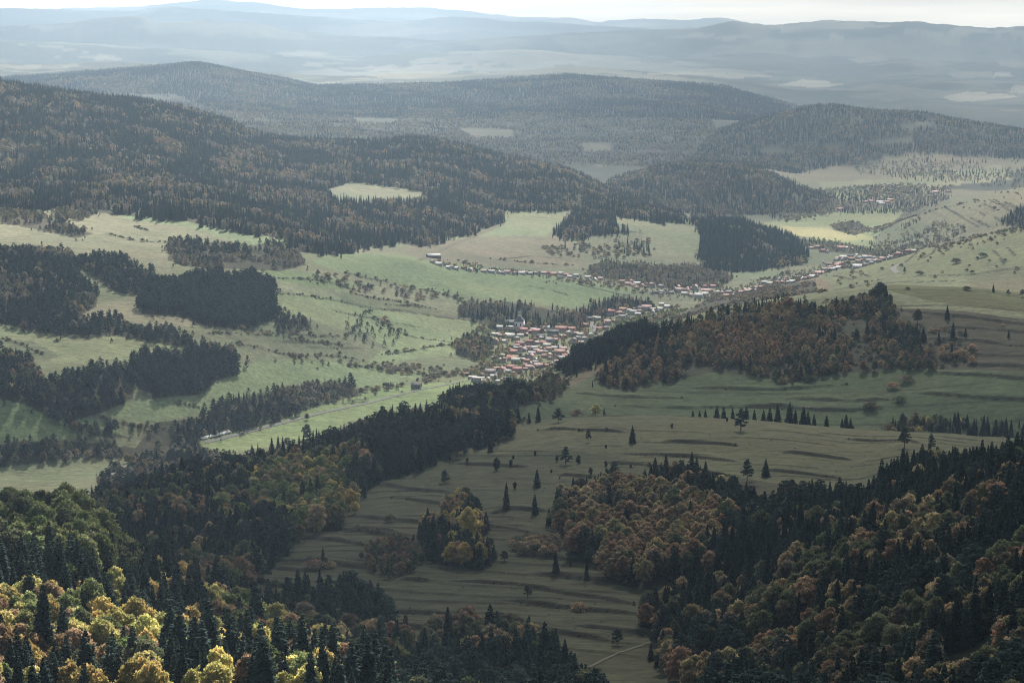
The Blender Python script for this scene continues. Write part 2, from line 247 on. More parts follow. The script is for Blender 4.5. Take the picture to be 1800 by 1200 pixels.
 'midvalley': ([(280,165),(420,185),(700,188),(1000,195),(1250,210),(1300,300),(1150,292),(1000,287),(900,277),(760,242),(480,242),(300,180)], 5950, 8900, 11.5, (7,14), dict(broad=.72, spruce=.28), PAL_GREY+['brown','olive'], .86),
 'farhill': ([(1180,310),(1260,227),(1350,197),(1450,180),(1540,192),(1620,195),(1700,212),(1800,228),(2000,240),(2000,285),(1700,270),(1600,265),(1450,292),(1350,312),(1250,332)], 6450, 8300, 11.8, (12,19), dict(spruce=.6, broad=.4), PAL_BROWN+['grey'], .9),
 'middleridge': ([(-250,132),(0,135),(100,130),(340,108),(560,150),(780,145),(1000,130),(1130,140),(1270,150),(1400,185),(1350,200),(1250,225),(1150,235),(1000,222),(850,217),(700,217),(560,232),(480,222),(300,162),(-250,162)], 8100, 10300, 12.5, (13,20), dict(spruce=.85, broad=.15), PAL_BROWN, 1),
 'valleytrees': ([(1440,332),(1550,322),(1680,325),(1660,350),(1600,372),(1480,370),(1400,385),(1350,380)], 5000, 6900, 12.5, (8,15), dict(broad=.7, spruce=.2, shrub=.1), PAL_GREY, .82),
 'farvalley': ([(1500,262),(1800,262),(1900,300),(1800,330),(1640,318),(1500,302)], 5900, 7300, 15, (8,15), dict(broad=.6, spruce=.4), PAL_GREY, .6),
 'slopescrub': ([(1520,402),(1560,385),(1610,378),(1660,387),(1700,400),(1640,432),(1560,440),(1525,425)], 4100, 5100, 9.5, (4,10), dict(shrub=.45, broad=.3, spruce=.15), PAL_GREY, .75),
 'slopespruce': ([(1755,385),(1800,357),(1900,335),(1900,400),(1790,397)], 3900, 5000, 10, (12,17), dict(spruce=.9, broad=.1), PAL_GREY, 1),
 'fieldcopse': ([(1460,392),(1500,386),(1530,400),(1505,412),(1465,402)], 4300, 5500, 11, (6,10), dict(broad=.6, shrub=.4), PAL_GREY, .9),
 'rivertrees': ([(1395,417),(1470,422),(1560,440),(1610,440),(1570,450),(1480,442),(1410,430)], 4200, 5100, 11, (7,12), dict(broad=.8, spruce=.2), PAL_MIX, .9),
 'crestscrub': ([(1640,432),(1720,405),(1800,382),(1900,360),(1900,380),(1800,405),(1720,425),(1650,442)], 3400, 5000, 12, (3,7), dict(shrub=.7, broad=.3), PAL_GREY, .6),
 'brownslope': ([(1160,570),(1250,522),(1330,502),(1430,490),(1440,510),(1380,522),(1300,542),(1220,565),(1180,585)], 2850, 3950, 9, (3,7), dict(shrub=.75, broad=.25), ['ochre','brown','brown','rust','olive'], .9),
 'fieldscrub': ([(1440,500),(1520,470),(1640,440),(1800,420),(1900,410),(1900,470),(1700,480),(1560,500)], 2800, 3800, 22, (3,7), dict(shrub=1), ['olive','brown','ochre'], .35),
 'slopebushes': ([(1600,370),(1700,345),(1800,328),(1800,360),(1740,395),(1650,385)], 4100, 5100, 34, (3,8), dict(shrub=.7, spruce=.3), ['olive','brown'], .5),
}
HOLES = {'near': [[(-260,880),(0,868),(60,856),(150,868),(200,925),(228,962),(210,1000),(120,1000),(40,990),(-260,990)]], 'bigforest': [[(572,328),(620,313),(740,330),(758,347),(640,352),(588,347)]],
         'ravine': [[(430,860),(470,815),(520,800),(600,815),(625,870),(590,900),(520,918),(470,900)]],
         'farhill': [[(1570,214),(1640,211),(1655,221),(1590,225)],[(1515,243),(1600,238),(1612,250),(1530,253)],[(1330,262),(1390,256),(1400,266),(1345,270)]],
         'midvalley': [[(960,178),(1010,174),(1020,181),(970,184)],[(1020,250),(1075,248),(1078,262),(1028,264)],[(800,222),(900,226),(905,240),(830,238)],[(620,205),(700,208),(690,216),(630,214)]],
         'knoll': [[(985,870),(1060,838),(1110,850),(1180,855),(1240,865),(1290,930),(1222,985),(1080,1005),(1050,962),(985,932)],[(1645,1125),(1680,1100),(1755,1075),(1750,1180),(1660,1190)]]}

# ------------------------------------------------------------------ ground colours (albedo)
PAINT = [
 # colour, outline, dmin, dmax
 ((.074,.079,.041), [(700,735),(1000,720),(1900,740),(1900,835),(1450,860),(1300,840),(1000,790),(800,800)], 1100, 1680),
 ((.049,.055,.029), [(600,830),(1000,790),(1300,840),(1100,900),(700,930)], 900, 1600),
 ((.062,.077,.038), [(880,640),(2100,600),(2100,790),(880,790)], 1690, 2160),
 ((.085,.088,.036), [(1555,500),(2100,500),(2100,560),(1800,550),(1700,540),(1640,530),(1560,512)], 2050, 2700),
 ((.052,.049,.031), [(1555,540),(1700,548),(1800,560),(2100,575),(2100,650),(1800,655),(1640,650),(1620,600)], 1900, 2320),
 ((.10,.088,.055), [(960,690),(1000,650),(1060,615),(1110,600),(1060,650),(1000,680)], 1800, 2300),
 # valley floor and the left pastures
 ((.125,.180,.085), [(-300,690),(0,690),(120,720),(225,765),(100,772),(-300,785)], 1900, 2800),
 ((.150,.195,.100), [(165,728),(380,660),(470,630),(640,640),(770,660),(640,690),(620,665),(480,680),(360,725),(240,745)], 1950, 3000),
 ((.165,.215,.095), [(340,770),(560,700),(700,680),(830,665),(830,690),(620,740),(560,770),(430,790),(350,805)], 2000, 3000),
 ((.170,.195,.105), [(-300,560),(0,562),(130,590),(345,600),(300,625),(100,640),(60,615),(-300,610)], 2000, 3000),
 ((.120,.135,.080), [(340,575),(560,560),(700,590),(700,630),(430,615),(350,600)], 2100, 3100),
 ((.165,.205,.105), [(480,515),(620,520),(850,570),(840,590),(790,625),(640,640),(700,600),(600,570),(500,540)], 2500, 3500),
 ((.160,.175,.105), [(440,468),(560,475),(800,525),(850,560),(620,525),(480,515)], 2600, 3600),
 ((.135,.180,.092), [(548,462),(600,442),(700,448),(900,478),(1135,508),(1080,522),(1000,542),(830,520),(640,490)], 2900, 3950),
 ((.150,.158,.102), [(-300,360),(0,385),(100,365),(180,362),(500,410),(500,432),(300,425),(300,480),(140,445),(0,432),(-300,425)], 2800, 3900),
 ((.130,.175,.095), [(200,368),(330,380),(430,398),(500,412),(500,430),(440,432),(330,400),(220,385)], 2900, 3900),
 ((.160,.172,.105), [(600,478),(700,497),(813,527),(780,545),(690,528),(600,510)], 2600, 3700),
 ((.112,.132,.072), [(600,512),(700,530),(780,547),(770,556),(640,542),(600,532)], 2500, 3600),
 ((.160,.198,.100), [(640,557),(760,562),(850,572),(840,590),(780,615),(700,622),(660,600)], 2500, 3500),
 ((.128,.175,.082), [(450,472),(560,480),(640,500),(600,510),(480,492)], 2600, 3600),
 ((.172,.200,.105), [(482,520),(600,533),(640,560),(600,580),(500,547)], 2500, 3400),
 ((.105,.122,.070), [(345,570),(600,592),(640,610),(420,602)], 2200, 3200),
 ((.155,.188,.094), [(160,590),(260,592),(345,602),(330,615),(200,612)], 2100, 3000),
 ((.110,.128,.075), [(0,595),(60,600),(110,625),(60,640),(0,615)], 2100, 3000),
 ((.165,.165,.105), [(150,540),(250,515),(310,550),(360,570),(200,580),(130,560)], 2300, 3200),
 ((.135,.125,.085), [(690,440),(850,400),(1000,415),(1030,470),(900,470),(760,460)], 3600, 4600),
 ((.140,.165,.095), [(880,362),(1000,362),(990,390),(960,415),(840,415),(780,425),(850,400)], 3900, 4900),
 ((.150,.165,.100), [(1070,370),(1180,385),(1255,400),(1225,450),(1120,450),(1130,410),(1090,400)], 3800, 4900),
 ((.135,.150,.095), [(572,328),(620,313),(740,330),(758,347),(640,352),(588,347)], 4000, 5000),
 ((.140,.165,.095), [(1270,465),(1350,462),(1370,490),(1290,490)], 3800, 4800),
 ((.170,.195,.100), [(1320,395),(1440,375),(1600,362),(1560,400),(1530,420),(1600,450),(1500,440),(1440,422),(1380,410)], 4300, 5700),
 ((.25,.24,.115), [(1370,398),(1450,402),(1520,412),(1540,422),(1480,424),(1400,414)], 4300, 5600),  # small sun spot on this field, put into its yellow colour
 ((.160,.153,.098), [(1560,390),(1700,345),(2000,300),(2000,400),(1700,420),(1620,430),(1700,395)], 3900, 5100),
 ((.130,.146,.078), [(1420,520),(1500,470),(1640,435),(1800,395),(2000,360),(2000,480),(1700,500),(1560,510)], 2500, 3800),
 ((.112,.115,.066), [(1700,490),(1760,470),(2000,450),(2000,530),(1720,520)], 2500, 3300),
 ((.150,.120,.075), [(1150,580),(1250,520),(1440,485),(1470,505),(1380,525),(1250,565)], 2700, 3900),
 ((.180,.185,.110), [(1440,320),(1560,315),(1760,290),(1780,315),(1640,330),(1600,345),(1450,352)], 5300, 7200),
 ((.095,.092,.062), [(1020,255),(1070,250),(1075,268),(1030,272)], 6000, 8000),
 ((.060,.075,.040), [(603,708),(648,704),(650,707),(600,711)], 2200, 3000),
 ((.060,.075,.040), [(612,702),(650,700),(652,702.5),(613,705)], 2200, 3000),
 ((.085,.085,.058), [(800,225),(900,228),(900,245),(820,242)], 6000, 8200),
 ((.22,.21,.145), [(1655,171),(1700,161),(1762,164),(1790,171),(1725,178),(1680,179)], 10200, 16000),
 ((.21,.20,.14), [(1365,150),(1410,140),(1448,142),(1482,149),(1436,155),(1395,153)], 10500, 16000),
 ((.19,.18,.13), [(1700,132),(1760,128),(1790,133),(1740,137)], 10500, 17500),
 ((.19,.18,.13), [(1240,133),(1300,131),(1330,135),(1280,138)], 10500, 17500),
 # pale fields far out in the plain
 ((.185,.175,.115), [(640,134),(700,128),(760,125),(815,122),(780,133),(720,138)], 10500, 16000),
 ((.19,.18,.12), [(1135,130),(1200,126),(1300,129),(1370,136),(1300,135),(1210,133)], 10500, 16000),
 ((.12,.118,.082), [(1490,105),(1550,98),(1560,107),(1510,112)], 12000, 18500),
 ((.12,.118,.082), [(1660,128),(1740,126),(1750,136),(1680,138)], 10500, 17000),
 ((.12,.118,.082), [(1750,105),(1810,108),(1810,122),(1760,116)], 10500, 18000),
 ((.19,.18,.13), [(1780,150),(1850,148),(1850,168),(1775,163)], 9700, 16000),
 ((.12,.118,.082), [(480,92),(560,90),(580,97),(500,100)], 13000, 18500),
]
TER_C = [  # terrace banks on the near hill
 [(1090,797),(1200,803),(1300,812)],[(1060,812),(1180,825),(1300,838)],[(650,850),(720,862),(800,868)],[(600,905),(680,915),(740,920),(850,925),(940,938)],
 [(600,935),(700,945)],[(430,1020),(520,1035),(640,1050)],[(520,985),(600,995),(650,1000)],[(440,985),(560,990)],[(780,1020),(900,1028),(1000,1045),(1130,1065)],
 [(700,1018),(760,1023)],[(870,1055),(950,1065),(1050,1075),(1140,1082)],[(640,1075),(720,1078),(800,1080)],[(850,1092),(950,1108),(1080,1128)],[(660,1100),(760,1105),(790,1112)],
 [(930,1008),(1050,1020),(1150,1035)],[(900,975),(1000,985),(1060,990)],[(940,757),(1020,757),(1100,760)],[(1370,795),(1440,802),(1500,808)],
 [(1260,855),(1330,858)],[(500,945),(600,952),(640,960)],[(560,930),(640,935),(700,940)],[(1330,825),(1420,835),(1480,842)],[(860,905),(900,895),(960,900)],
 [(690,875),(760,885),(800,890)],[(1160,775),(1240,780),(1300,784)],[(790,815),(860,818),(930,822)],[(980,835),(1040,840)],[(1480,770),(1560,776),(1620,780)],[(480,1000),(540,1006)],[(1000,1100),(1100,1112),(1140,1118)],[(640,1120),(760,1135)]]
TER_E = [[(1580,545),(1700,558),(1850,575)],[(1620,595),(1720,600),(1850,612)],[(1650,622),(1850,627)],[(1690,640),(1850,646)],[(1210,682),(1360,686),(1500,675)],
 [(1620,655),(1720,660),(1850,672)],[(1080,712),(1300,716),(1420,715)],[(1640,575),(1750,580),(1850,590)],[(1280,715),(1500,722),(1560,718)],[(1000,690),(1100,698),(1200,700)],[(1380,700),(1500,705),(1600,700)],[(1600,690),(1720,700),(1850,706)]]
TER_K = [[(1590,487),(1700,484),(1800,470)],[(1600,497),(1690,494)],[(1470,470),(1500,478),(1530,487)],[(1450,485),(1500,492)],[(1620,440),(1600,455),(1590,462)],[(1745,440),(1760,455),(1765,465)],[(1770,435),(1785,450)],
 [(1690,420),(1640,445),(1620,455)],[(880,455),(940,450),(1000,455)],[(1000,497),(1060,510),(1120,520)],[(925,502),(960,508),(1010,522)],[(580,545),(660,560),(740,575)],[(600,530),(700,545),(800,560)],[(480,600),(560,605),(620,605)],[(540,610),(640,612)]]
HEDGE = [[(600,642),(683,645),(733,657),(773,664)],[(667,624),(733,614),(793,605)],[(357,570),(433,580),(500,588),(600,592)],[(363,586),(467,589),(533,600),(600,607)],[(410,603),(500,623),(600,627),(640,633)],[(0,593),(40,607),(73,623)],
 [(180,410),(240,423),(293,427)],[(233,397),(263,406)],[(303,707),(353,717)],[(447,487),(500,490),(600,503),(640,515)],[(483,517),(533,520),(600,530),(640,540)],[(680,535),(733,537),(780,547)],[(610,512),(690,528),(760,540)],[(600,478),(680,495),(760,512),(813,527)],
 [(820,590),(850,572),(852,566)],[(165,728),(230,748),(300,755)],[(700,585),(780,600),(830,608)],[(860,455),(930,462),(1010,466)],[(1440,516),(1500,500),(1560,490)],[(1600,440),(1660,424),(1740,412)],[(1560,392),(1620,378),(1700,356)]]
_r = random.Random(3)
for i in range(30):
    uu = _r.uniform(1590, 1810); vv = 378-(uu-1600)*.21+_r.uniform(-6, 38); ln = _r.uniform(8, 30)
    TER_K.append([(uu, vv), (uu+ln*.5, vv+ln*.33), (uu+ln, vv+ln*.62)])
GC = np.zeros((NR, NC, 3))
wu = U0+7*fbm(GX, GY, 70, 3, 41)*np.clip(2000/D2, .15, 1); wv = V0+3.0*fbm(GX, GY, 60, 3, 43)*np.clip(2000/D2, .15, 1)
def lay(mask, col, s=1.0):
    m = mask[..., None]*s if mask.dtype != bool else mask[..., None].astype(float)*s
    GC[:] = GC*(1-m)+np.array(col)*m
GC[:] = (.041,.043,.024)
n1 = fbm(GX, GY, 130, 4, 21); n2 = fbm(GX, GY, 30, 3, 22)
lay(sstep(-.25, .35, n1+.4*n2), (.046,.051,.027))
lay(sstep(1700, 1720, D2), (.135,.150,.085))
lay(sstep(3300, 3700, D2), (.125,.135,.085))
lay(sstep(5000, 5700, D2), (.045,.052,.036))
# patchwork of small fields and woods beyond the big ridge
pn = fbm(GX, GY, 520, 4, 51)
flat = np.clip((95-Z)/60, 0, 1)
m = sstep(.05, .22, pn+.5*(flat-.5))*sstep(5200, 5900, D2)*(D2 < 9800)
lay(m, (.150,.140,.090))
pn2 = fbm(GX*0.5, GY*0.9, 520, 5, 52, .6)
m = sstep(.16, .21, pn2)*sstep(-.1, .15, fbm(GX, GY, 2400, 3, 53))*sstep(9800, 10500, D2)*(1-sstep(20000, 24000, D2))*np.clip((330-Z)/200, 0, 1)
lay(m, (.15,.148,.105))
pn3 = fbm(GX*.45, GY*.8, 210, 4, 55, .6)
lay(sstep(.27, .31, pn3)*sstep(9700, 10300, D2)*(1-sstep(17000, 20000, D2))*sstep(-.25, .05, fbm(GX, GY, 2400, 3, 53)), (.14,.138,.096))
lay(sstep(.1, .3, fbm(GX, GY, 700, 4, 54))*sstep(9800, 10500, D2), (.105,.108,.076), .85)
lay(((D2 > 7000) & (D2 < 9900)) & (V0 < 240) & (U0 < 1420), (.050,.056,.040))
for colr, poly, a, b in PAINT:
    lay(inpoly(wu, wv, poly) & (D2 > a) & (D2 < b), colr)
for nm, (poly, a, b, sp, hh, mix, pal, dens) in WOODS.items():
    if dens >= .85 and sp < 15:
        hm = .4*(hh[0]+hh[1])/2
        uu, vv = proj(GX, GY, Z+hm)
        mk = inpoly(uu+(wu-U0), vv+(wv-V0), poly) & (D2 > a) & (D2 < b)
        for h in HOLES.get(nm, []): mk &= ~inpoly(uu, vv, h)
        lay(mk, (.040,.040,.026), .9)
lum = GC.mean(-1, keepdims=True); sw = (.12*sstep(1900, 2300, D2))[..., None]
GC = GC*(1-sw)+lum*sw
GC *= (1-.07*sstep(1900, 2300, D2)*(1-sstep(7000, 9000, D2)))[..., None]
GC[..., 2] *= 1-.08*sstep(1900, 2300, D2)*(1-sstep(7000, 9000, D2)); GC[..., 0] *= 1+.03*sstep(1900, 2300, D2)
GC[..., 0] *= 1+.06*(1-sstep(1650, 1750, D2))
# mottling of grass: greener and strawier patches that follow the lie of the land
g1 = fbm(GX, GY*1.8, 60, 4, 61); g2 = fbm(GX+Z*3, GY*3.0, 17, 3, 62); g3 = fbm(GX, GY*2.2, 240, 3, 63)
near_w = (1-sstep(2600, 6000, D2))
GC *= (1+.16*g1*near_w+.13*g2*near_w+.14*g3)[..., None]
GC[..., 0] *= 1+.10*g3; GC[..., 1] *= 1-.02*g3
# banks between the terraces: long dry grass on a low step
BANKS = []
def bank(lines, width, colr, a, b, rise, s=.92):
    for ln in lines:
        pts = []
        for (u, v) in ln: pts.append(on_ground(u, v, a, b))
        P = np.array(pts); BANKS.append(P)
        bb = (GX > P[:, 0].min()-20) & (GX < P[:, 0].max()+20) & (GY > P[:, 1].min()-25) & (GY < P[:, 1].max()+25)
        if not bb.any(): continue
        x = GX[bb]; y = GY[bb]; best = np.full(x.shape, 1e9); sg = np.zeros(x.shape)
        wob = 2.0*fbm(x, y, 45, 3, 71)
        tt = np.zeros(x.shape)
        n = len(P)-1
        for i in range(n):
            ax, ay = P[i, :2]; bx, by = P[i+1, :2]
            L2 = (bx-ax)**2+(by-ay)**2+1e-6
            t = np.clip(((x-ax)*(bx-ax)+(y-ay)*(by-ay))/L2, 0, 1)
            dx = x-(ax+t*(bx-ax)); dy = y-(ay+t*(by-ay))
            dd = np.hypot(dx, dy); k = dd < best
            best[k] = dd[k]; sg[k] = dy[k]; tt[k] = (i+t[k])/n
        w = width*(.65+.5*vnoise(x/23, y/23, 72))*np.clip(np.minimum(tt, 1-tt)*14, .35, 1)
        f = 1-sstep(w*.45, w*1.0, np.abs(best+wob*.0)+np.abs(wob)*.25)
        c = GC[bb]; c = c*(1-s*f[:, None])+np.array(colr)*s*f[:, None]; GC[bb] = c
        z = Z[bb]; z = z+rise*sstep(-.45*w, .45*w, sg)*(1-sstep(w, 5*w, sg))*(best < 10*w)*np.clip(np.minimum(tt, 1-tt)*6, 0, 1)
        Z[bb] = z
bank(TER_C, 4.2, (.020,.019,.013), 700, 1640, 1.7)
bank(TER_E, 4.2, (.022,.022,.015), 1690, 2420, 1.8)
NB = len(BANKS)
bank(HEDGE, 4.0, (.05,.05,.032), 1900, 5100, .5)
NH = len(BANKS)
bank(TER_K, 5.0, (.050,.050,.032), 2500, 5100, 1.0)
# fainter procedural terraces over the near hill
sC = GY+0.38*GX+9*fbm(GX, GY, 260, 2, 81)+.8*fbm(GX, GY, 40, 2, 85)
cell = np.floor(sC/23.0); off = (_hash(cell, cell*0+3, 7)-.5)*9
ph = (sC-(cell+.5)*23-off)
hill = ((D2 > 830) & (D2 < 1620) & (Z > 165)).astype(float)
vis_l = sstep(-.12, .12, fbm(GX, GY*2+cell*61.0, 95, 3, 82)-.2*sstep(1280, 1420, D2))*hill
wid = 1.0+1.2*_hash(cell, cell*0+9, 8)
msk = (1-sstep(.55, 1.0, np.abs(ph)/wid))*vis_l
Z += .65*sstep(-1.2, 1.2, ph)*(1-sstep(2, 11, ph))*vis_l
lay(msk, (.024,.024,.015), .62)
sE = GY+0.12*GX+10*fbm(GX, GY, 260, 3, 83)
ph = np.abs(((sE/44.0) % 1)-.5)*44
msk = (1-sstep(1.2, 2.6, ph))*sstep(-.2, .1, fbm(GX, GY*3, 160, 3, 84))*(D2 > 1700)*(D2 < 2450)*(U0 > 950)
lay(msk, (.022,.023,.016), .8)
U0, V0 = proj(GX, GY, Z)
TSL = (CAMH-Z)/D2; HOR = np.minimum.accumulate(TSL, 0)

# ------------------------------------------------------------------ materials
def new_mat(name):
    m = bpy.data.materials.new(name); m.use_nodes = True
    nt = m.node_tree; nt.nodes.clear()
    out = nt.nodes.new('ShaderNodeOutputMaterial')
    return m, nt, out
def N(nt, typ, **kw):
    n = nt.nodes.new(typ)
    for k, v in kw.items(): setattr(n, k, v)
    return n
def L(nt, a, b): nt.links.new(a, b)

def ground_material():
    m, nt, out = new_mat("grassland")
    b = N(nt, 'ShaderNodeBsdfPrincipled'); b.inputs['Roughness'].default_value = 1; b.inputs['Specular IOR Level'].default_value = .1
    at = N(nt, 'ShaderNodeAttribute', attribute_name='ground_colour')
    geo = N(nt, 'ShaderNodeNewGeometry')
    mp = N(nt, 'ShaderNodeMapping'); mp.inputs['Scale'].default_value = (.8, 1.3, 1)
    L(nt, geo.outputs['Position'], mp.inputs['Vector'])
    n1 = N(nt, 'ShaderNodeTexNoise'); n1.inputs['Scale'].default_value = .16; n1.inputs['Detail'].default_value = 8; n1.inputs['Roughness'].default_value = .72
    L(nt, mp.outputs[0], n1.inputs['Vector'])
    mr = N(nt, 'ShaderNodeMapRange'); mr.inputs['From Min'].default_value = .25; mr.inputs['From Max'].default_value = .75; mr.inputs['To Min'].default_value = .42; mr.inputs['To Max'].default_value = 1.55
    L(nt, n1.outputs['Fac'], mr.inputs['Value'])
    mp2 = N(nt, 'ShaderNodeMapping'); mp2.inputs['Scale'].default_value = (.010, .16, .5); mp2.inputs['Rotation'].default_value = (0, 0, .06)
    L(nt, geo.outputs['Position'], mp2.inputs['Vector'])
    n2 = N(nt, 'ShaderNodeTexNoise'); n2.inputs['Scale'].default_value = 1; n2.inputs['Detail'].default_value = 5; n2.inputs['Roughness'].default_value = .65; n2.inputs['Distortion'].default_value = .6
    L(nt, mp2.outputs[0], n2.inputs['Vector'])
    mr2 = N(nt, 'ShaderNodeMapRange'); mr2.inputs['From Min'].default_value = .3; mr2.inputs['From Max'].default_value = .7; mr2.inputs['To Min'].default_value = .72; mr2.inputs['To Max'].default_value = 1.25
    L(nt, n2.outputs['Fac'], mr2.inputs['Value'])
    mlt = N(nt, 'ShaderNodeMath', operation='MULTIPLY'); L(nt, mr.outputs[0], mlt.inputs[0]); L(nt, mr2.outputs[0], mlt.inputs[1]); mr = mlt
    mx = N(nt, 'ShaderNodeMix', data_type='RGBA', blend_type='MULTIPLY'); mx.inputs['Factor'].default_value = 1
    L(nt, at.outputs['Color'], mx.inputs[6]); L(nt, mr.outputs[0], mx.inputs[7])
    L(nt, mx.outputs[2], b.inputs['Base Color'])
    bp = N(nt, 'ShaderNodeBump'); bp.inputs['Strength'].default_value = .5; bp.inputs['Distance'].default_value = 1.2
    L(nt, n1.outputs['Fac'], bp.inputs['Height']); L(nt, bp.outputs[0], b.inputs['Normal'])
    L(nt, b.outputs[0], out.inputs[0])
    return m

def add_mesh(name, verts, faces, mats, parent=None, midx=None, link=True):
    """verts (n,3), faces (m,k) of one size k"""
    me = bpy.data.meshes.new(name)
    verts = np.asarray(verts, np.float32); faces = np.asarray(faces, np.int32)
    k = faces.shape[1]
    me.vertices.add(len(verts)); me.vertices.foreach_set('co', verts.ravel())
    me.loops.add(faces.size); me.loops.foreach_set('vertex_index', faces.ravel())
    me.polygons.add(len(faces)); me.polygons.foreach_set('loop_start', np.arange(0, faces.size, k, dtype=np.int32))
    if midx is not None: me.polygons.foreach_set('material_index', np.asarray(midx, np.int32))
    for m in (mats if isinstance(mats, (list, tuple)) else [mats]): me.materials.append(m)
    me.update(calc_edges=True)
    if not link: return me
    o = bpy.data.objects.new(name, me); COL.objects.link(o)
    if parent: o.parent = parent
    return o
idx = np.arange(NR*NC).reshape(NR, NC)
F = np.stack([idx[:-1, :-1], idx[:-1, 1:], idx[1:, 1:], idx[1:, :-1]], -1).reshape(-1, 4)
terrain = add_mesh("terrain", np.stack([GX, GY, Z], -1).reshape(-1, 3), F, ground_material())
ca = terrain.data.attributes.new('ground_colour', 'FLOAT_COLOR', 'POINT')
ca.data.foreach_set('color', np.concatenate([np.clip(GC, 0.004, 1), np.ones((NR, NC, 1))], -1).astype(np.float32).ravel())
terrain.data.polygons.foreach_set('use_smooth', np.ones(len(F), bool))
terrain['kind'] = 'structure'
# ------------------------------------------------------------------ foliage materials
def leaf_material(name, col, var=.35, transl=.3, hue=.03, sat=1.0, col2=None):
    m, nt, out = new_mat(name)
    oi = N(nt, 'ShaderNodeObjectInfo'); tc = N(nt, 'ShaderNodeTexCoord')
    n1 = N(nt, 'ShaderNodeTexNoise'); n1.inputs['Scale'].default_value = .55; n1.inputs['Detail'].default_value = 3
    L(nt, tc.outputs['Object'], n1.inputs['Vector'])
    mr = N(nt, 'ShaderNodeMapRange'); mr.inputs['From Min'].default_value = .3; mr.inputs['From Max'].default_value = .7
    mr.inputs['To Min'].default_value = 1-var; mr.inputs['To Max'].default_value = 1+var
    L(nt, n1.outputs['Fac'], mr.inputs['Value'])
    hs = N(nt, 'ShaderNodeHueSaturation'); hs.inputs['Color'].default_value = (*col, 1); hs.inputs['Saturation'].default_value = sat
    if col2:                            # leaves still turning: two colours mingle in one crown
        n2 = N(nt, 'ShaderNodeTexNoise'); n2.inputs['Scale'].default_value = .33; n2.inputs['Detail'].default_value = 4;
        n2.noise_dimensions = '4D'; wsc = N(nt, 'ShaderNodeMath', operation='MULTIPLY'); wsc.inputs[1].default_value = 40; L(nt, oi.outputs['Random'], wsc.inputs[0]); L(nt, tc.outputs['Object'], n2.inputs['Vector']); L(nt, wsc.outputs[0], n2.inputs['W'])
        m2 = N(nt, 'ShaderNodeMapRange'); m2.inputs['From Min'].default_value = .40; m2.inputs['From Max'].default_value = .60; L(nt, n2.outputs['Fac'], m2.inputs['Value'])
        c2 = N(nt, 'ShaderNodeMix', data_type='RGBA'); c2.inputs[6].default_value = (*col, 1); c2.inputs[7].default_value = (*col2, 1); L(nt, m2.outputs[0], c2.inputs['Factor']); L(nt, c2.outputs[2], hs.inputs['Color'])
    h = N(nt, 'ShaderNodeMapRange'); h.inputs['To Min'].default_value = .5-hue; h.inputs['To Max'].default_value = .5+hue
    L(nt, oi.outputs['Random'], h.inputs['Value']); L(nt, h.outputs[0], hs.inputs['Hue'])
    w = N(nt, 'ShaderNodeMath', operation='MULTIPLY'); w.inputs[1].default_value = 7.13
    fr = N(nt, 'ShaderNodeMath', operation='FRACT'); L(nt, oi.outputs['Random'], w.inputs[0]); L(nt, w.outputs[0], fr.inputs[0])
    mv = N(nt, 'ShaderNodeMapRange'); mv.inputs['To Min'].default_value = .68; mv.inputs['To Max'].default_value = 1.32
    L(nt, fr.outputs[0], mv.inputs['Value'])
    mm = N(nt, 'ShaderNodeMath', operation='MULTIPLY'); L(nt, mv.outputs[0], mm.inputs[0]); L(nt, mr.outputs[0], mm.inputs[1])
    L(nt, mm.outputs[0], hs.inputs['Value'])
    d = N(nt, 'ShaderNodeBsdfDiffuse'); t = N(nt, 'ShaderNodeBsdfTranslucent'); mx = N(nt, 'ShaderNodeMixShader'); mx.inputs[0].default_value = transl
    L(nt, hs.outputs[0], d.inputs['Color']); L(nt, hs.outputs[0], t.inputs['Color'])
    L(nt, d.outputs[0], mx.inputs[1]); L(nt, t.outputs[0], mx.inputs[2]); L(nt, mx.outputs[0], out.inputs[0])
    return m
def plain_material(name, col, rough=.8, spec=.2, noise=0, scale=.4, metal=0):
    m, nt, out = new_mat(name)
    b = N(nt, 'ShaderNodeBsdfPrincipled'); b.inputs['Roughness'].default_value = rough; b.inputs['Specular IOR Level'].default_value = spec; b.inputs['Metallic'].default_value = metal
    if noise:
        tc = N(nt, 'ShaderNodeTexCoord'); n1 = N(nt, 'ShaderNodeTexNoise'); n1.inputs['Scale'].default_value = scale; n1.inputs['Detail'].default_value = 4
        L(nt, tc.outputs['Object'], n1.inputs['Vector'])
        mr = N(nt, 'ShaderNodeMapRange'); mr.inputs['From Min'].default_value = .3; mr.inputs['From Max'].default_value = .7; mr.inputs['To Min'].default_value = 1-noise; mr.inputs['To Max'].default_value = 1+noise
        L(nt, n1.outputs['Fac'], mr.inputs['Value'])
        mx = N(nt, 'ShaderNodeMix', data_type='RGBA', blend_type='MULTIPLY'); mx.inputs['Factor'].default_value = 1
        mx.inputs[6].default_value = (*col, 1); L(nt, mr.outputs[0], mx.inputs[7]); L(nt, mx.outputs[2], b.inputs['Base Color'])
    else: b.inputs['Base Color'].default_value = (*col, 1)
    L(nt, b.outputs[0], out.inputs[0]); return m
M_BARK = plain_material("bark", (.075,.06,.048), 1, .05, .3, 2)
M_BARKP = plain_material("pine_bark", (.13,.075,.05), 1, .05, .3, 2)
M_SPRUCE = leaf_material("spruce_needles", (.037,.055,.047), .35, .15, .03)
M_PINE = leaf_material("pine_needles", (.039,.055,.048), .3, .15, .03)
M_JUN = leaf_material("juniper_needles", (.016,.024,.017), .3, .1, .02)
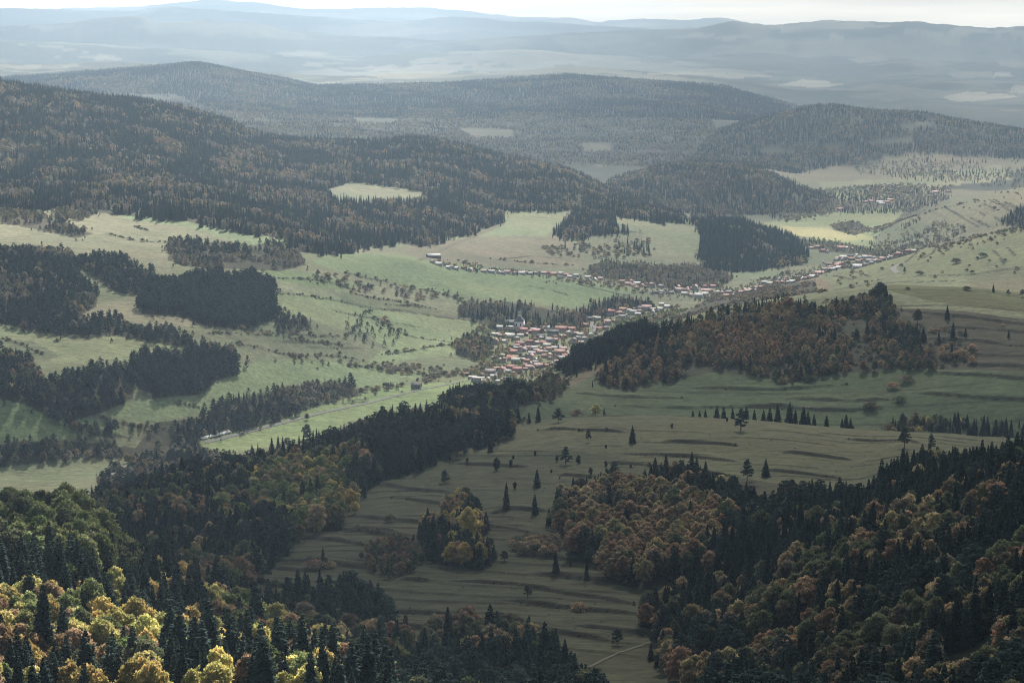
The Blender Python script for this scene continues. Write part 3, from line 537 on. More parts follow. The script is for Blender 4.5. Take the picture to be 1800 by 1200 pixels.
LEAF = dict(gold=(.60,.44,.17), yellow=(.62,.54,.22), green=(.25,.27,.12), rust=(.40,.275,.175), olive=(.155,.16,.09), brown=(.235,.200,.140), ochre=(.44,.335,.20), grey=(.36,.315,.26))
LEAF2 = dict(gold=(.29,.28,.095), yellow=(.33,.34,.12), green=(.14,.175,.065), rust=(.21,.145,.085), olive=(.09,.11,.06), brown=(.135,.118,.085), ochre=(.22,.20,.10), grey=(.21,.19,.15))
M_LEAF = {k: leaf_material("leaves_"+k, c, .32, .45, .016, col2=LEAF2[k]) for k, c in LEAF.items()}

# ------------------------------------------------------------------ tree shapes (metres)
def quads(cen, ax, ay):
    """quad leaves from centres and half-axes"""
    v = np.stack([cen-ax-ay, cen+ax-ay*.6, cen+ax*.8+ay, cen-ax*.9+ay*.8], 1)
    return v.reshape(-1, 3)
def rand_dirs(n, rs):
    v = rs.normal(size=(n, 3)); return v/np.linalg.norm(v, axis=1, keepdims=True)
def tube(pts, rad, sides=6):
    pts = np.asarray(pts, float); V = []; Fc = []
    for i, (p, r) in enumerate(zip(pts, rad)):
        t = pts[min(i+1, len(pts)-1)]-pts[max(i-1, 0)]; t = t/np.linalg.norm(t)
        a = np.cross(t, (0.3, 1, 0.1)); a /= np.linalg.norm(a); b = np.cross(t, a)
        for k in range(sides):
            an = 2*math.pi*k/sides; V.append(p+r*(math.cos(an)*a+math.sin(an)*b))
    for i in range(len(pts)-1):
        for k in range(sides):
            Fc.append((i*sides+k, i*sides+(k+1) % sides, (i+1)*sides+(k+1) % sides, (i+1)*sides+k))
    return np.array(V), np.array(Fc)
def join(parts):
    V = []; Fc = []; n = 0
    for v, f in parts: V.append(v); Fc.append(np.asarray(f)+n); n += len(v)
    return np.concatenate(V), np.concatenate(Fc)
def qf(v): return v, np.arange(len(v)).reshape(-1, 4)

def spruce(seed, H=20., width=.17, whorls=26, per=9, sub=2):
    rs = np.random.RandomState(seed); R0 = H*width
    V = []
    for w in range(whorls):
        f = (w+.5*rs.rand())/whorls; z = H*(.06+.92*f**.92)
        r = R0*(1-f)**.82*(1+.12*math.sin(w*2.4+seed))+.14
        for k in range(per if f < .8 else max(4, per-3)):
            an = 2*math.pi*(k+rs.rand())/per; rr = r*rs.uniform(.72, 1.14)
            d = np.array([math.cos(an), math.sin(an), 0]); s = np.array([-d[1], d[0], 0])
            droop = rs.uniform(.18, .42)*rr*(1-.5*f)
            p0 = np.array([0, 0, z])+d*rr*.08; p1 = np.array([0, 0, z-droop*.55])+d*rr*.6; p2 = np.array([0, 0, z-droop*.9])+d*rr
            w0 = .12*rr; w1 = .26*rr*rs.uniform(.6, 1.25)+.12; w2 = .05*rr+.05
            V += [p0-s*w0, p0+s*w0, p1+s*w1, p1-s*w1, p1-s*w1, p1+s*w1, p2+s*w2, p2-s*w2]
            for q in range(sub):                         # hanging twigs below the branch
                c = p0+(p2-p0)*rs.uniform(.35, .95); a = (d*.6+s*rs.uniform(-1, 1)); a /= np.linalg.norm(a)
                hl = rs.uniform(.10, .2)*rr+.15; hz = np.array([0, 0, -1])*rs.uniform(.3, .75)*(.5+.02*H)+a*.1
                V += [c-a*hl, c+a*hl, c+a*hl*.6+hz, c-a*hl*.7+hz]
    v = np.array(V)
    return qf(v)
def spruce_trunk(H=20.):
    return tube([(0, 0, -.8), (0, 0, H*.3), (0, 0, H*.75), (0, 0, H*.99)], [.017*H, .012*H, .006*H, .001*H])
def lobes_crown(cs, rads, nleaf, size, rs, flat=.85, up=.3, spray=0):
    V = []
    for c, r in zip(cs, rads):
        n = max(6, int(nleaf*(r/np.mean(rads))**2))
        d = rand_dirs(n, rs); d[:, 2] = np.where(d[:, 2] < -.35, -d[:, 2], d[:, 2])
        rr = r*rs.uniform(.72, 1.08, n)[:, None]
        cen = c+d*rr*np.array([1, 1, flat])
        nrm = d+rand_dirs(n, rs)*.45+np.array([0, 0, up]); nrm /= np.linalg.norm(nrm, axis=1, keepdims=True)
        a = np.cross(nrm, rand_dirs(n, rs)); a /= np.linalg.norm(a, axis=1, keepdims=True); b = np.cross(nrm, a)
        s = size*rs.uniform(.55, 1.35, n)[:, None]
        if spray:
            V.append(quads(cen[::2], (a*s)[::2], (b*s)[::2]*.9)); cen = cen[1::2]; d = d[1::2]; s = s[1::2]; n = len(cen)
                                        # twigs fan outward and up from the limb
            a = d*.8+np.array([0, 0, .75])+rand_dirs(n, rs)*.55; a /= np.linalg.norm(a, axis=1, keepdims=True)
            b = np.cross(a, rand_dirs(n, rs)); b /= np.linalg.norm(b, axis=1, keepdims=True)
            V.append(quads(cen, a*s*spray, b*s*.62)); continue
        V.append(quads(cen, a*s, b*s*rs.uniform(.6, 1, n)[:, None]))
    return np.concatenate(V)
def broad(seed, H=17., W=.36, nl=26, nleaf=110, size=.36, base=.22, gap=.95, spray=1.35):
    rs = np.random.RandomState(seed); R = H*W
    cs = []; rd = []
    for i in range(nl):
        f = (i+.5)/nl
        zc = base+.70*f*(1-.05*rs.rand()); prof = math.sin(math.pi*(.13+.80*f)**.8)**.75
        an = i*2.399+rs.rand(); q = R*prof*rs.uniform(.35, .95)*(1 if i < nl-2 else .3)
        cs.append((q*math.cos(an), q*math.sin(an), H*zc)); rd.append(R*rs.uniform(.26, .44)*(.75+.35*prof)*gap)
    cs.append((0, 0, H*.58)); rd.append(R*.5)
    v = lobes_crown(np.array(cs), np.array(rd), nleaf, size, rs, spray=spray)
    return qf(v), np.array(cs)
def broad_trunk(cs, H, seed):
    rs = np.random.RandomState(seed)
    parts = [tube([(0, 0, -.8), (.1, 0, H*.2), (0, .15, H*.45), (.1, 0, H*.8)], [.022*H, .017*H, .011*H, .003*H], 7)]
    for i in range(0, len(cs)-1, 4):
        c = cs[i]; z0 = H*(.18+.4*rs.rand())
        if c[2] < z0+.5: z0 = c[2]-.8
        parts.append(tube([(0, 0, z0), (c[0]*.5, c[1]*.5, z0+(c[2]-z0)*.62), tuple(c)], [.009*H, .006*H, .002*H], 5))
    return join(parts)
def pine(seed, H=14., W=.27, nl=22, nleaf=75, size=.26, base=.25):
    rs = np.random.RandomState(seed); R = H*W
    cs = []; rd = []
    for i in range(nl):
        f = (i+.5)/nl; zc = base+(.97-base)*f
        prof = (1-f)**.62*(1 if f > .15 else .8)+.08
        an = i*2.399+rs.rand(); q = R*prof*rs.uniform(.5, .95)
        cs.append((q*math.cos(an), q*math.sin(an), H*zc)); rd.append(R*rs.uniform(.26, .40)*(.55+.6*prof))
    for f in (.45, .62, .78): cs.append((0, 0, H*f)); rd.append(R*.38)
    v = lobes_crown(np.array(cs), np.array(rd), nleaf, size, rs, .62, .4)
    return qf(v), np.array(cs)
def shrub_shape(seed, H=5., nl=9, nleaf=60, size=.24):
    rs = np.random.RandomState(seed); cs = []; rd = []
    for i in range(nl):
        an = i*2.399+rs.rand(); q = H*.42*math.sqrt((i+.2)/nl)
        cs.append((q*math.cos(an), q*math.sin(an), H*(.60-.42*(i/nl))*rs.uniform(.8, 1.1))); rd.append(H*rs.uniform(.26, .38))
    return qf(lobes_crown(np.array(cs), np.array(rd), nleaf, size, rs))
def juniper_shape(seed, H=4.):
    rs = np.random.RandomState(seed); cs = []; rd = []
    for i in range(11):
        f = i/10; cs.append((rs.uniform(-.08, .08)*H, rs.uniform(-.08, .08)*H, H*(.08+.86*f))); rd.append(H*(.17*math.sin(math.pi*(.15+.75*f))+.03))
    return qf(lobes_crown(np.array(cs), np.array(rd), 45, .16, rs, 1.3))

# ---- near shapes (individual trees) and far shapes (masses)
SH = {}
NEARN = 5
for i in range(NEARN):
    H = 20.; v, f = spruce(100+i, H, [.175,.20,.16,.185,.22][i], [34,31,36,33,28][i], 11)
    SH[('spruce', i)] = (add_mesh("crown", v, f, M_SPRUCE, link=False), add_mesh("trunk", *spruce_trunk(H), M_BARK, link=False), H)
    H = 14.; (v, f), cs = pine(200+i, H, [.27,.31,.24,.29,.34][i], base=[.22,.3,.16,.26,.32][i])
    SH[('pine', i)] = (add_mesh("crown", v, f, M_PINE, link=False), add_mesh("trunk", *broad_trunk(cs, H, i), M_BARKP, link=False), H)
    H = 17.; (v, f), cs = broad(300+i, H, [.31,.27,.34,.25,.30][i], [26,24,28,22,30][i], base=[.2,.16,.24,.14,.2][i])
    tr = broad_trunk(cs, H, i)
    for k in LEAF:
        SH[('broad', i, k)] = (add_mesh("crown", v, f, M_LEAF[k], link=False), None, H)
    SH[('broadtrunk', i)] = add_mesh("trunk", *tr, M_BARK, link=False)
    v, f = shrub_shape(400+i)
    for k in LEAF: SH[('shrub', i, k)] = (add_mesh("shrub", v, f, M_LEAF[k], link=False), None, 5.)
    v, f = juniper_shape(500+i); SH[('juniper', i)] = (add_mesh("juniper", v, f, M_JUN, link=False), None, 4.)
KINDS = bpy.data.collections.new("tree_kinds")     # shapes shared by the far masses; not linked to the scene
KIDX = {}
def far_kind(key, me):
    o = bpy.data.objects.new("%03d_%s" % (len(KIDX), me.name), me); KINDS.objects.link(o); KIDX[key] = len(KIDX)
NFAR = 3
for i in range(NFAR):
    for q, big in (('m', True), ('l', False)):           # middle and far distance
        v, f = spruce(120+i, 20., [.17,.19,.155][i]*(1.0 if big else 1.2), 15 if big else 9, 7 if big else 6, 1)
        v2, f2 = tube([(0, 0, -.5), (0, 0, 3), (0, 0, 19.5)], [.8, 1.9, .05], 5)
        far_kind(('spruce', i, q), add_mesh("spruce_far", *join([(v, f), (v2, f2)]), M_SPRUCE, link=False))
        (v, f), cs = pine(220+i, 14., [.30,.34,.27][i], 14 if big else 9, 34 if big else 16, .42 if big else .65, .12)
        far_kind(('pine', i, q), add_mesh("pine_far", v, f, M_PINE, link=False))
        (v, f), cs = broad(320+i, 17., [.34,.3,.38][i], 16 if big else 9, 40 if big else 18, .55 if big else .85, .10, spray=0)
        for k in LEAF: far_kind(('broad', i, q, k), add_mesh("broad_far", v, f, M_LEAF[k], link=False))
        v, f = shrub_shape(420+i, 5., 7, 24 if big else 12, .42 if big else .6)
        for k in LEAF: far_kind(('shrub', i, q, k), add_mesh("shrub_far", v, f, M_LEAF[k], link=False))
for i in range(NEARN):
    far_kind(('spruce', i, 'n'), SH[('spruce', i)][0]); far_kind(('pine', i, 'n'), SH[('pine', i)][0])
    for k in LEAF: far_kind(('broad', i, 'n', k), SH[('broad', i, k)][0])
BASEH = dict(spruce=20., pine=14., broad=17., shrub=5.)

# ------------------------------------------------------------------ where trees stand
GAPPY = dict(midvalley=.34, middleridge=.62, hilltop=.40, brownslope=.2, clump=.5, knoll=.42, ravine=.45, leftgrove=.35, pineslope=.35, hedgewood=.25, river=.3, spurscrub=.3, churchwood=.3, bigforest=.5, lowhill=.55, farhill=.5, pasturewood=.3)
TREES = []      # (x, y, z, h, kind, palette key, wood, rot)
def scatter(nm, seed):
    poly, a, b, sp, hh, mix, pal, dens = WOODS[nm]
    P = np.array(poly, float)
    az0 = ray(P[:, 0].min()-30, 600)[0]; az1 = ray(P[:, 0].max()+30, 600)[0]
    xs = [d*math.sin(z) for d in (a, b) for z in (az0, az1)]
    ys = [d*math.cos(z) for d in (a, b) for z in (az0, az1, (az0+az1)/2)]
    gx = np.arange(min(xs), max(xs), sp); gy = np.arange(min(ys), max(ys), sp)
    X, Y = np.meshgrid(gx, gy); rs = np.random.RandomState(seed)
    X = (X+rs.uniform(-.45, .45, X.shape)*sp+(np.arange(X.shape[0])[:, None] % 2)*sp*.5).ravel(); Y = (Y+rs.uniform(-.45, .45, Y.shape)*sp).ravel()
    d = np.hypot(X, Y); az = np.arctan2(X, Y)
    k = (d > a) & (d < b) & (az > az0) & (az < az1) & (az > AZ[0]) & (az < AZ[-1]) & (rs.rand(len(X)) < dens)
    X = X[k]; Y = Y[k]; z = ground(X, Y)
    cl = fbm(X, Y, 55 if sp < 12 else 120, 3, seed % 97)
    h = (hh[0]+(hh[1]-hh[0])*rs.beta(1.6, 1.6, len(X)))*(1+.22*cl)
    u, v = proj(X, Y, z+.45*h)
    wob = np.clip(2500/np.hypot(X, Y), .2, 1)
    wu_ = 17*wob*fbm(X, Y, 45, 3, 5); wv_ = 10*wob*fbm(X, Y, 45, 3, 6)
    k = inpoly(u+wu_, v+wv_, poly)
    if sp < 15:                         # strays and young growth just outside the wood
        an = rs.uniform(0, 6.283, len(X)); st = inpoly(u+20*wob*np.cos(an), v+11*wob*np.sin(an), poly) & ~k & (rs.rand(len(X)) < .32)
        h = np.where(st, h*rs.uniform(.3, .7, len(X)), h); k |= st
        if nm in GAPPY: k &= (fbm(X, Y, 60, 3, 12) < GAPPY[nm])
    for ho in HOLES.get(nm, []): k &= ~inpoly(u, v, ho)
    if dens < .8: k &= cl > (-.15 if dens > .5 else .0)
    hid = hidden_by(X, Y, z+h)
    k &= hid < 6
    X = X[k]; Y = Y[k]; z = z[k]; h = h[k]; cl = cl[k]; n = len(X)
    names = list(mix); pr = np.array([mix[m] for m in names])
    # kinds grow in patches
    sc = np.stack([fbm(X, Y, 70 if sp < 12 else 160, 2, 200+seed % 50+i*7)*(1.15 if sp < 12 else 1.9)+np.log(p+1e-3)*.42+rs.gumbel(size=n)*.26 for i, p in enumerate(pr)])
    kk = sc.argmax(0)
    pc = (fbm(X, Y, 60, 2, 333)*.9+rs.uniform(-1, 1, n)*.9)
    pi = np.clip(((pc+1)/2*len(pal)).astype(int), 0, len(pal)-1)
    sh = rs.permutation(len(pal))
    rot = rs.uniform(0, 6.283, n)
    for i in range(n):
        kd = names[kk[i]]; hi = h[i]
        if kd == 'broad': hi *= .78 if nm == 'near' else .88
        if kd == 'spruce': hi *= rs.uniform(.8, 1.15)
        if kd == 'shrub' and hi > 8: hi = 8
        TREES.append((X[i], Y[i], z[i], hi, kd, pal[sh[pi[i]]], nm, rot[i]))
for q, nm in enumerate(WOODS): scatter(nm, 1000+q*13)
# ------------------------------------------------------------------ choosing the trees that show largest
def sun_free(*a): return True
WOODSAY = dict(
 near="in the sunlit wood on the nearest slope", ravine="in the dark wood on the far flank of the terraced hill", spurscrub="in the brown wood on the spur in front of the village",
 lower="in the shaded wood at the foot of the terraced hill", knoll="in the shaded autumn wood on the near knoll", clump="in the small clump halfway down the terraced hill",
 rustwood="in the rusty wood at the knoll's meadow edge", ravinebroad="in the yellowing stand on the flank of the terraced hill", valleybrown="in the brown wood at the bottom of the ravine",
 hillshrub="under the trees of the second hill's wood", hillscrub="in the loose scrub trailing off the second hill's wood", domes="in the stand of domed trees atop the nearest slope",
 clump2="in the low rusty thicket on the terraced hill", clump3="in the bramble strip on the terraced hill", hilltop="in the brown wood on the second hill", hilledge="in the dark row edging the second hill above the village",
 behindcrest="in the belt behind the grassy crest", river="in the tree belt along the valley stream", riverwest="in the streamside scrub beside the village road", leftgrove="in the grove between the lower pastures",
 midgrove="in the compact grove on the lower pasture", pineslope="in the pinewood on the pasture slope", pineslope2="in the upper strip of the pinewood", pineslope3="in the pinewood tongue reaching down the pasture",
 pineblock="in the dense pine block amid the pastures", pineblock2="beside the dense pine block", hedgewood="in the hedge wood under the big ridge", pasturewood="in the strip wood on the high pasture", pasturewood2="in the top copse on the high pasture",
 fieldhedge="in the hedge below the long green field", churchwood="in the trees behind the church", copse="in the loose copse on the pasture west of the church", copse2="in the thicket at the village edge", terracehedge="in the hedges between the valley strips",
 village="among the village houses", uppervillage="along the upper village row", brownslope="on the brown scrub slope above the village", fieldscrub="on the bright slope behind the second hill", crestscrub="on the crest of the bright slope")
SPCOL = dict(gold="golden", yellow="bright yellow", green="yellow green", rust="rust red", olive="olive green", brown="brown", ochre="ochre", grey="grey brown")
KWORD = dict(spruce="spruce", pine="pine", broad="broadleaf tree", shrub="shrub")
KCAT = dict(spruce="spruce tree", pine="pine tree", broad="broadleaf tree", shrub="shrub", juniper="juniper")
KNAME = dict(spruce="spruce_tree", pine="pine_tree", broad="broadleaf_tree", shrub="shrub", juniper="juniper_shrub")

def put_tree(kind, x, y, z, h, pal, rot, label, group, seed, wide=1.0):
    i = seed % NEARN
    if kind in ('spruce', 'pine'): crown, trunk, H = SH[(kind, i)]
    elif kind == 'juniper': crown, trunk, H = SH[('juniper', i)]
    elif kind == 'shrub': crown, trunk, H = SH[('shrub', i, pal)]
    else: crown, trunk, H = SH[('broad', i, pal)]; trunk = SH[('broadtrunk', i)]
    s = h/H
    if trunk is None:
        root = bpy.data.objects.new(KNAME[kind], crown); COL.objects.link(root)
    else:
        root = bpy.data.objects.new(KNAME[kind], None); root.empty_display_size = .5; COL.objects.link(root)
        for nm, me in (("crown", crown), ("trunk", trunk)):
            o = bpy.data.objects.new(nm, me); COL.objects.link(o); o.parent = root
    root.location = (x, y, z-.15); root.rotation_euler = (0, 0, rot); root.scale = (s*wide, s*wide, s)
    root['label'] = label; root['category'] = KCAT[kind]
    if group: root['group'] = group
    return root

# single trees, digitised: (u, v of the foot, height in photo pixels, kind, palette, label)
LONE = [
 (1302,758,41,'pine','',"tallest lone pine standing on the grassy crest of the terraced hill",1.15),
 (1590,788,37,'pine','',"wide lone pine on the crest meadow, taller of the pair above the near knoll",1.05),
 (1637,790,29,'pine','',"round small pine on the crest meadow, shorter of the pair above the near knoll",1.1),
 (1313,846,41,'pine','',"round dark pine on the meadow just above the shaded autumn wood",1.0),
 (1346,838,34,'spruce','',"slim dark tree beside the round pine above the autumn wood",1.15),
 (1216,829,38,'spruce','',"tall slim spruce at the upper edge of the autumn wood",.95),
 (1207,850,34,'pine','',"stout pine just below the tall slim spruce at the wood's upper edge",1.0),
 (1189,850,36,'spruce','',"narrow spruce at the top edge of the autumn wood beside a stout pine",.9),
 (1112,779,34,'spruce','',"lone spruce high on the meadow below the crest line",1.1),
 (1034,777,23,'pine','',"small thin-stemmed tree on bare upper meadow beside the lone spruce",.75),
 (994,817,34,'pine','',"lone spreading pine with junipers either side on the upper meadow",1.1),
 (944,856,34,'spruce','',"broad lone spruce in the middle of the terraced meadow",1.15),
 (890,890,46,'spruce','',"tall narrow spruce standing above the small clump on the terraced hill",.85),
 (940,904,39,'spruce','',"pale blue-green spruce near the edge of the rusty wood",1.0),
 (965,923,33,'spruce','',"dark spruce touching the tip of the rusty wood",1.0),
 (1008,862,26,'spruce','',"pointed spruce just outside the rusty wood's top corner",.9),
 (1080,845,36,'pine','',"dark round-headed pine on the top edge of the rusty wood",1.0),
 (782,848,24,'pine','',"low wide pine alone on the upper terraces",1.6),
 (787,808,33,'spruce','',"narrow spruce at the meadow edge of the dark flank wood",.8),
 (803,781,33,'pine','',"conical pine at the upper meadow edge of the flank wood",1.0),
 (775,780,36,'spruce','',"blue-green spruce touching the flank wood's meadow edge",1.1),
 (842,788,38,'spruce','',"sturdy spruce on the meadow corner beside the flank wood",1.2),
 (862,794,22,'spruce','',"short wide spruce beside the sturdy spruce by the flank wood",1.5),
 (876,765,31,'pine','',"bulky dark pine at the meadow's top corner beside the flank wood",1.35),
 (751,810,46,'spruce','',"tallest spruce on the meadow edge of the dark flank wood",1.0),
 (981,742,26,'pine','',"wide dark pine where the grassy crest begins",1.5),
 (930,744,21,'spruce','',"small spruce on the crest's low end, farther from the wide pine",1.0),
 (946,742,31,'spruce','',"paired spruce on the crest's low end beside the wide pine",1.1),
 (1047,730,24,'broad','yellow',"glowing yellow bush-like tree just behind the grassy crest",1.5),
 (1014,730,14,'shrub','rust',"rust shrub behind the crest beside the yellow tree",1.4),
 (1062,731,16,'spruce','',"small dark spruce right beside the yellow tree behind the crest",1.0),
 (977,1004,38,'spruce','',"slim spruce in the middle of the lower terraces",.95),
 (1031,1019,36,'spruce','',"dark columnar spruce on the lower terraces, nearest the rusty wood",.85),
 (927,1050,23,'pine','',"low dark pine on a bank of the lower terraces",1.2),
 (1085,1133,29,'pine','',"round dark pine beside the footpath",1.2),
 (1144,1160,33,'spruce','',"compact dark spruce standing in the grass below the footpath",1.2),
 (965,1121,22,'shrub','olive',"dark leaning bush on a bank near the foot of the hill",1.0),
 (715,1100,23,'spruce','',"faint small spruce at the lower end of the terraces",.9),
 (692,1132,21,'spruce','',"dark little spruce at the wood edge below the terraces",1.1),
 (685,917,18,'shrub','olive',"round dark bush alone on the mid terraces",1.0),
 (1017,1073,21,'shrub','rust',"rusty brown bush on a bank of the lower terraces",1.2),
 (1103,1027,12,'shrub','brown',"small brown bush between the lower terraces and rusty wood",1.2),
 (526,952,33,'broad','rust',"bare-looking orange tree standing alone near the flank wood",1.1),
 (487,968,38,'pine','',"dark blue-green pine beside the orange tree by the flank wood",1.0),
 (568,997,38,'spruce','',"dark slender tree rising from a rusty thicket on the terraces",.75),
 (552,998,20,'shrub','rust',"rusty thicket at the foot of the dark slender tree",1.6),
 (582,998,16,'shrub','ochre',"ochre bush on the near side of the dark slender tree",1.3),
 (484,1028,14,'shrub','olive',"small round bush on a terrace close to the sunlit wood",1.1),
 (473,1080,45,'spruce','',"spruce standing free in grass at the edge of the sunlit wood",1.15),
 (1247,1022,58,'broad','rust',"large domed rust tree at the clearing edge of the autumn wood",1.15),
 (812,880,22,'broad','rust',"small rust tree on top of the clump halfway down the hill",1.2),
 (824,962,82,'broad','gold',"tall golden tree dominating the small clump halfway down the hill",.95),
 (1665,560,24,'spruce','',"black pointed spruce alone on the dark face of the second hill",1.25),
 (1675,592,27,'spruce','',"dark spruce by the pale bushes on the second hill's face",1.1),
 (1623,600,28,'spruce','',"spruce at the meadow end of the second hill's brown wood",1.1),
 (1650,602,20,'spruce','',"short spruce next to the brown wood on the second hill",1.2),
 (1773,593,15,'spruce','',"thin small spruce far along the dark face of the second hill",.9),
 (1697,592,17,'spruce','',"small dark spruce among pale bushes on the second hill",1.2),
 (1673,618,17,'spruce','',"little spruce above the orange bush on the second hill",1.0),
 (1613,568,26,'broad','olive',"dark bushy tree on the shoulder of the second hill",1.0),
 (1470,542,23,'spruce','',"slim dark spruce at the top edge of the brown wood",1.0),
 (1548,527,32,'pine','',"tall dark pine crowning the second hill",1.15),
 (1536,528,22,'broad','olive',"bushy dark tree leaning against the pine crowning the second hill",1.4),
 (1439,658,15,'spruce','',"small spruce in grass below the brown wood",1.2),
 (1424,670,14,'shrub','olive',"grey-green bush below the brown wood beside a small spruce",1.6),
 (1570,682,14,'shrub','rust',"orange bush on the green slope under the second hill",1.3),
 (1593,672,17,'shrub','brown',"brown bush just above the orange bush on the green slope",1.4),
 (1530,716,13,'shrub','brown',"wide brown thicket in the hollow of the green slope",1.9),
 (1583,706,14,'shrub','olive',"dark bush at the end of the hollow's thicket",1.5),
 (1690,628,18,'shrub','rust',"rusty thicket at the tail of the second hill's wood",1.4),
 (1665,632,17,'shrub','brown',"brown thicket at the tail of the second hill's wood",1.4),
 (1065,668,36,'spruce','',"dark spruce in front of the spur, nearer of the close pair",1.15),
 (1083,667,34,'spruce','',"narrow spruce in front of the spur, farther of the close pair",1.0),
 (1037,648,24,'spruce','',"single spruce on the bare tip of the spur above the village",1.1),
 (1266,606,22,'broad','rust',"bright orange tree on the near edge of the second hill's wood",1.25),
 (1388,545,24,'broad','rust',"rust-red domed tree at the skyline end of the second hill's wood",1.1),
 (1700,510,9,'shrub','olive',"dark bush on the skyline of the second hill",1.6),
 (1746,513,14,'spruce','',"dark little spruce on the skyline of the second hill",1.2),
 (1595,509,6,'shrub','olive',"lowest dark bush on the second hill's skyline",1.5),
 (1797,522,14,'pine','',"dark tree ending the skyline of the second hill",1.2),
 (1772,519,11,'pine','',"faded small tree on the skyline of the second hill",1.2),
 (1763,572,5,'shrub','yellow',"tiny pale bush on the dark face of the second hill",1.2),
 (540,738,12,'broad','brown',"small round tree beside the valley road",1.2),
 (540,772,32,'broad','olive',"big round dark tree at the lower tip of the flank wood",1.1),
 (443,796,16,'spruce','',"lone dark spruce in the bright valley field below the flank wood",1.2),
 (489,786,22,'spruce','',"dark spruce pair member at the field edge above the flank wood",1.0),
 (504,786,18,'pine','',"small dark pine at the field edge above the flank wood",1.1),
 (617,685,32,'pine','',"tall tree standing out at the end of the stream belt",1.05),
 (140,782,20,'pine','',"single round tree standing over the hedge by the low pasture",1.1),
 (1616,483,9,'shrub','olive',"round dark bush beside the bend of the far road",1.5),
 (1590,480,11,'pine','',"dark tree in the bend of the far road",1.0),
 (1681,463,12,'shrub','brown',"brown bush in the middle of the bright far slope",1.3),
 (1728,452,10,'shrub','olive',"dark round bush high on the bright far slope",1.3),
]
JUN = [(979,811,12),(1017,815,16),(941,800,9),(898,819,12),(902,806,7),(873,827,24),(821,813,10),(716,835,13),(1038,834,14),(1065,820,11),(1065,787,6),(1067,837,15),(969,830,6),(1109,821,6),(905,859,13),(1278,741,8),(1344,875,13),(984,841,4),(1003,994,9),(1181,752,9),(1018,758,6),(790,808,6),(648,842,8),(1500,752,5)]
JUNSAY = ["dark juniper just beside the lone spreading pine","taller juniper next to the lone spreading pine","small juniper above the spreading pine on the bare meadow","juniper column in the open upper meadow","tiny juniper beside a taller juniper column",
 "slender pale juniper-like bush rising over the upper meadow","stubby juniper on the bank below the flank wood","dark juniper by itself on the upper terraces","dark juniper above the tip of the rusty wood","juniper on a thin bank above the rusty wood",
 "tiny juniper below the lone high spruce","juniper directly over the round-headed pine","tiny dark juniper under the spreading pine","flat juniper tuft on a terrace bank","thick juniper beside the tall narrow spruce",
 "upright dark juniper on the crest beside the tallest pine","dark juniper at the meadow edge of the autumn wood","tiniest juniper on the mid meadow","small juniper between the two lower spruces","juniper near the high crest line",
 "little juniper under the low end of the crest","small juniper by the flank wood's narrow spruce","small juniper at the far edge of the terraces","lowest juniper stub on the crest line"]
lone_xy = []
for q, (u, v, hp, kd, pal, lab, wd) in enumerate(LONE):
    rng = (450, 1660) if v > 728 and u > 420 and not (u < 620 and v < 800) else (1680, 2450)
    if u < 620 and v < 800: rng = (1450, 3000)
    if u > 1560 and v < 490: rng = (2500, 3900)
    if v in (730, 731): rng = (1680, 2100)
    x, y, z, d = on_ground(u, v, *rng)
    h = hp*math.hypot(d, CAMH-z)/FPX
    put_tree(kd, x, y, z, h, pal, q*1.7, lab, None, q, wd); lone_xy.append((x, y, max(3, h*.3)))
for q, (u, v, hp) in enumerate(JUN):
    x, y, z, d = on_ground(u, v, 450, 1660); h = hp*d/FPX
    put_tree('juniper', x, y, z, h, '', q*2.1, JUNSAY[q], None, q, 1.25 if hp > 7 else 1.7)

# spruces standing in a row behind the crest, each placed by its skyline gap
ROW = [(1218,728,9),(1230,730,10),(1240,730,12),(1260,733,23),(1272,733,20),(1288,734,19),(1312,736,24),(1326,737,19),(1342,738,20),(1353,740,26),(1367,741,34),(1388,744,40),(1398,744,26),(1412,746,34),(1420,747,26),(1431,748,22),(1453,750,22),(1480,752,18),(1487,753,27),(1495,753,20)]
for q, (u, v, hp) in enumerate(ROW):
    x, y, z, d = on_ground(u, v-4, 1640, 1760)
    az, t = ray(u, v-hp); h = (CAMH-t*d)-z
    put_tree('spruce', x, y, z, max(4, h), '', q*1.3, "dark spruce in the row just behind the grassy crest", "spruces in the row behind the grassy crest", q, 1.05)

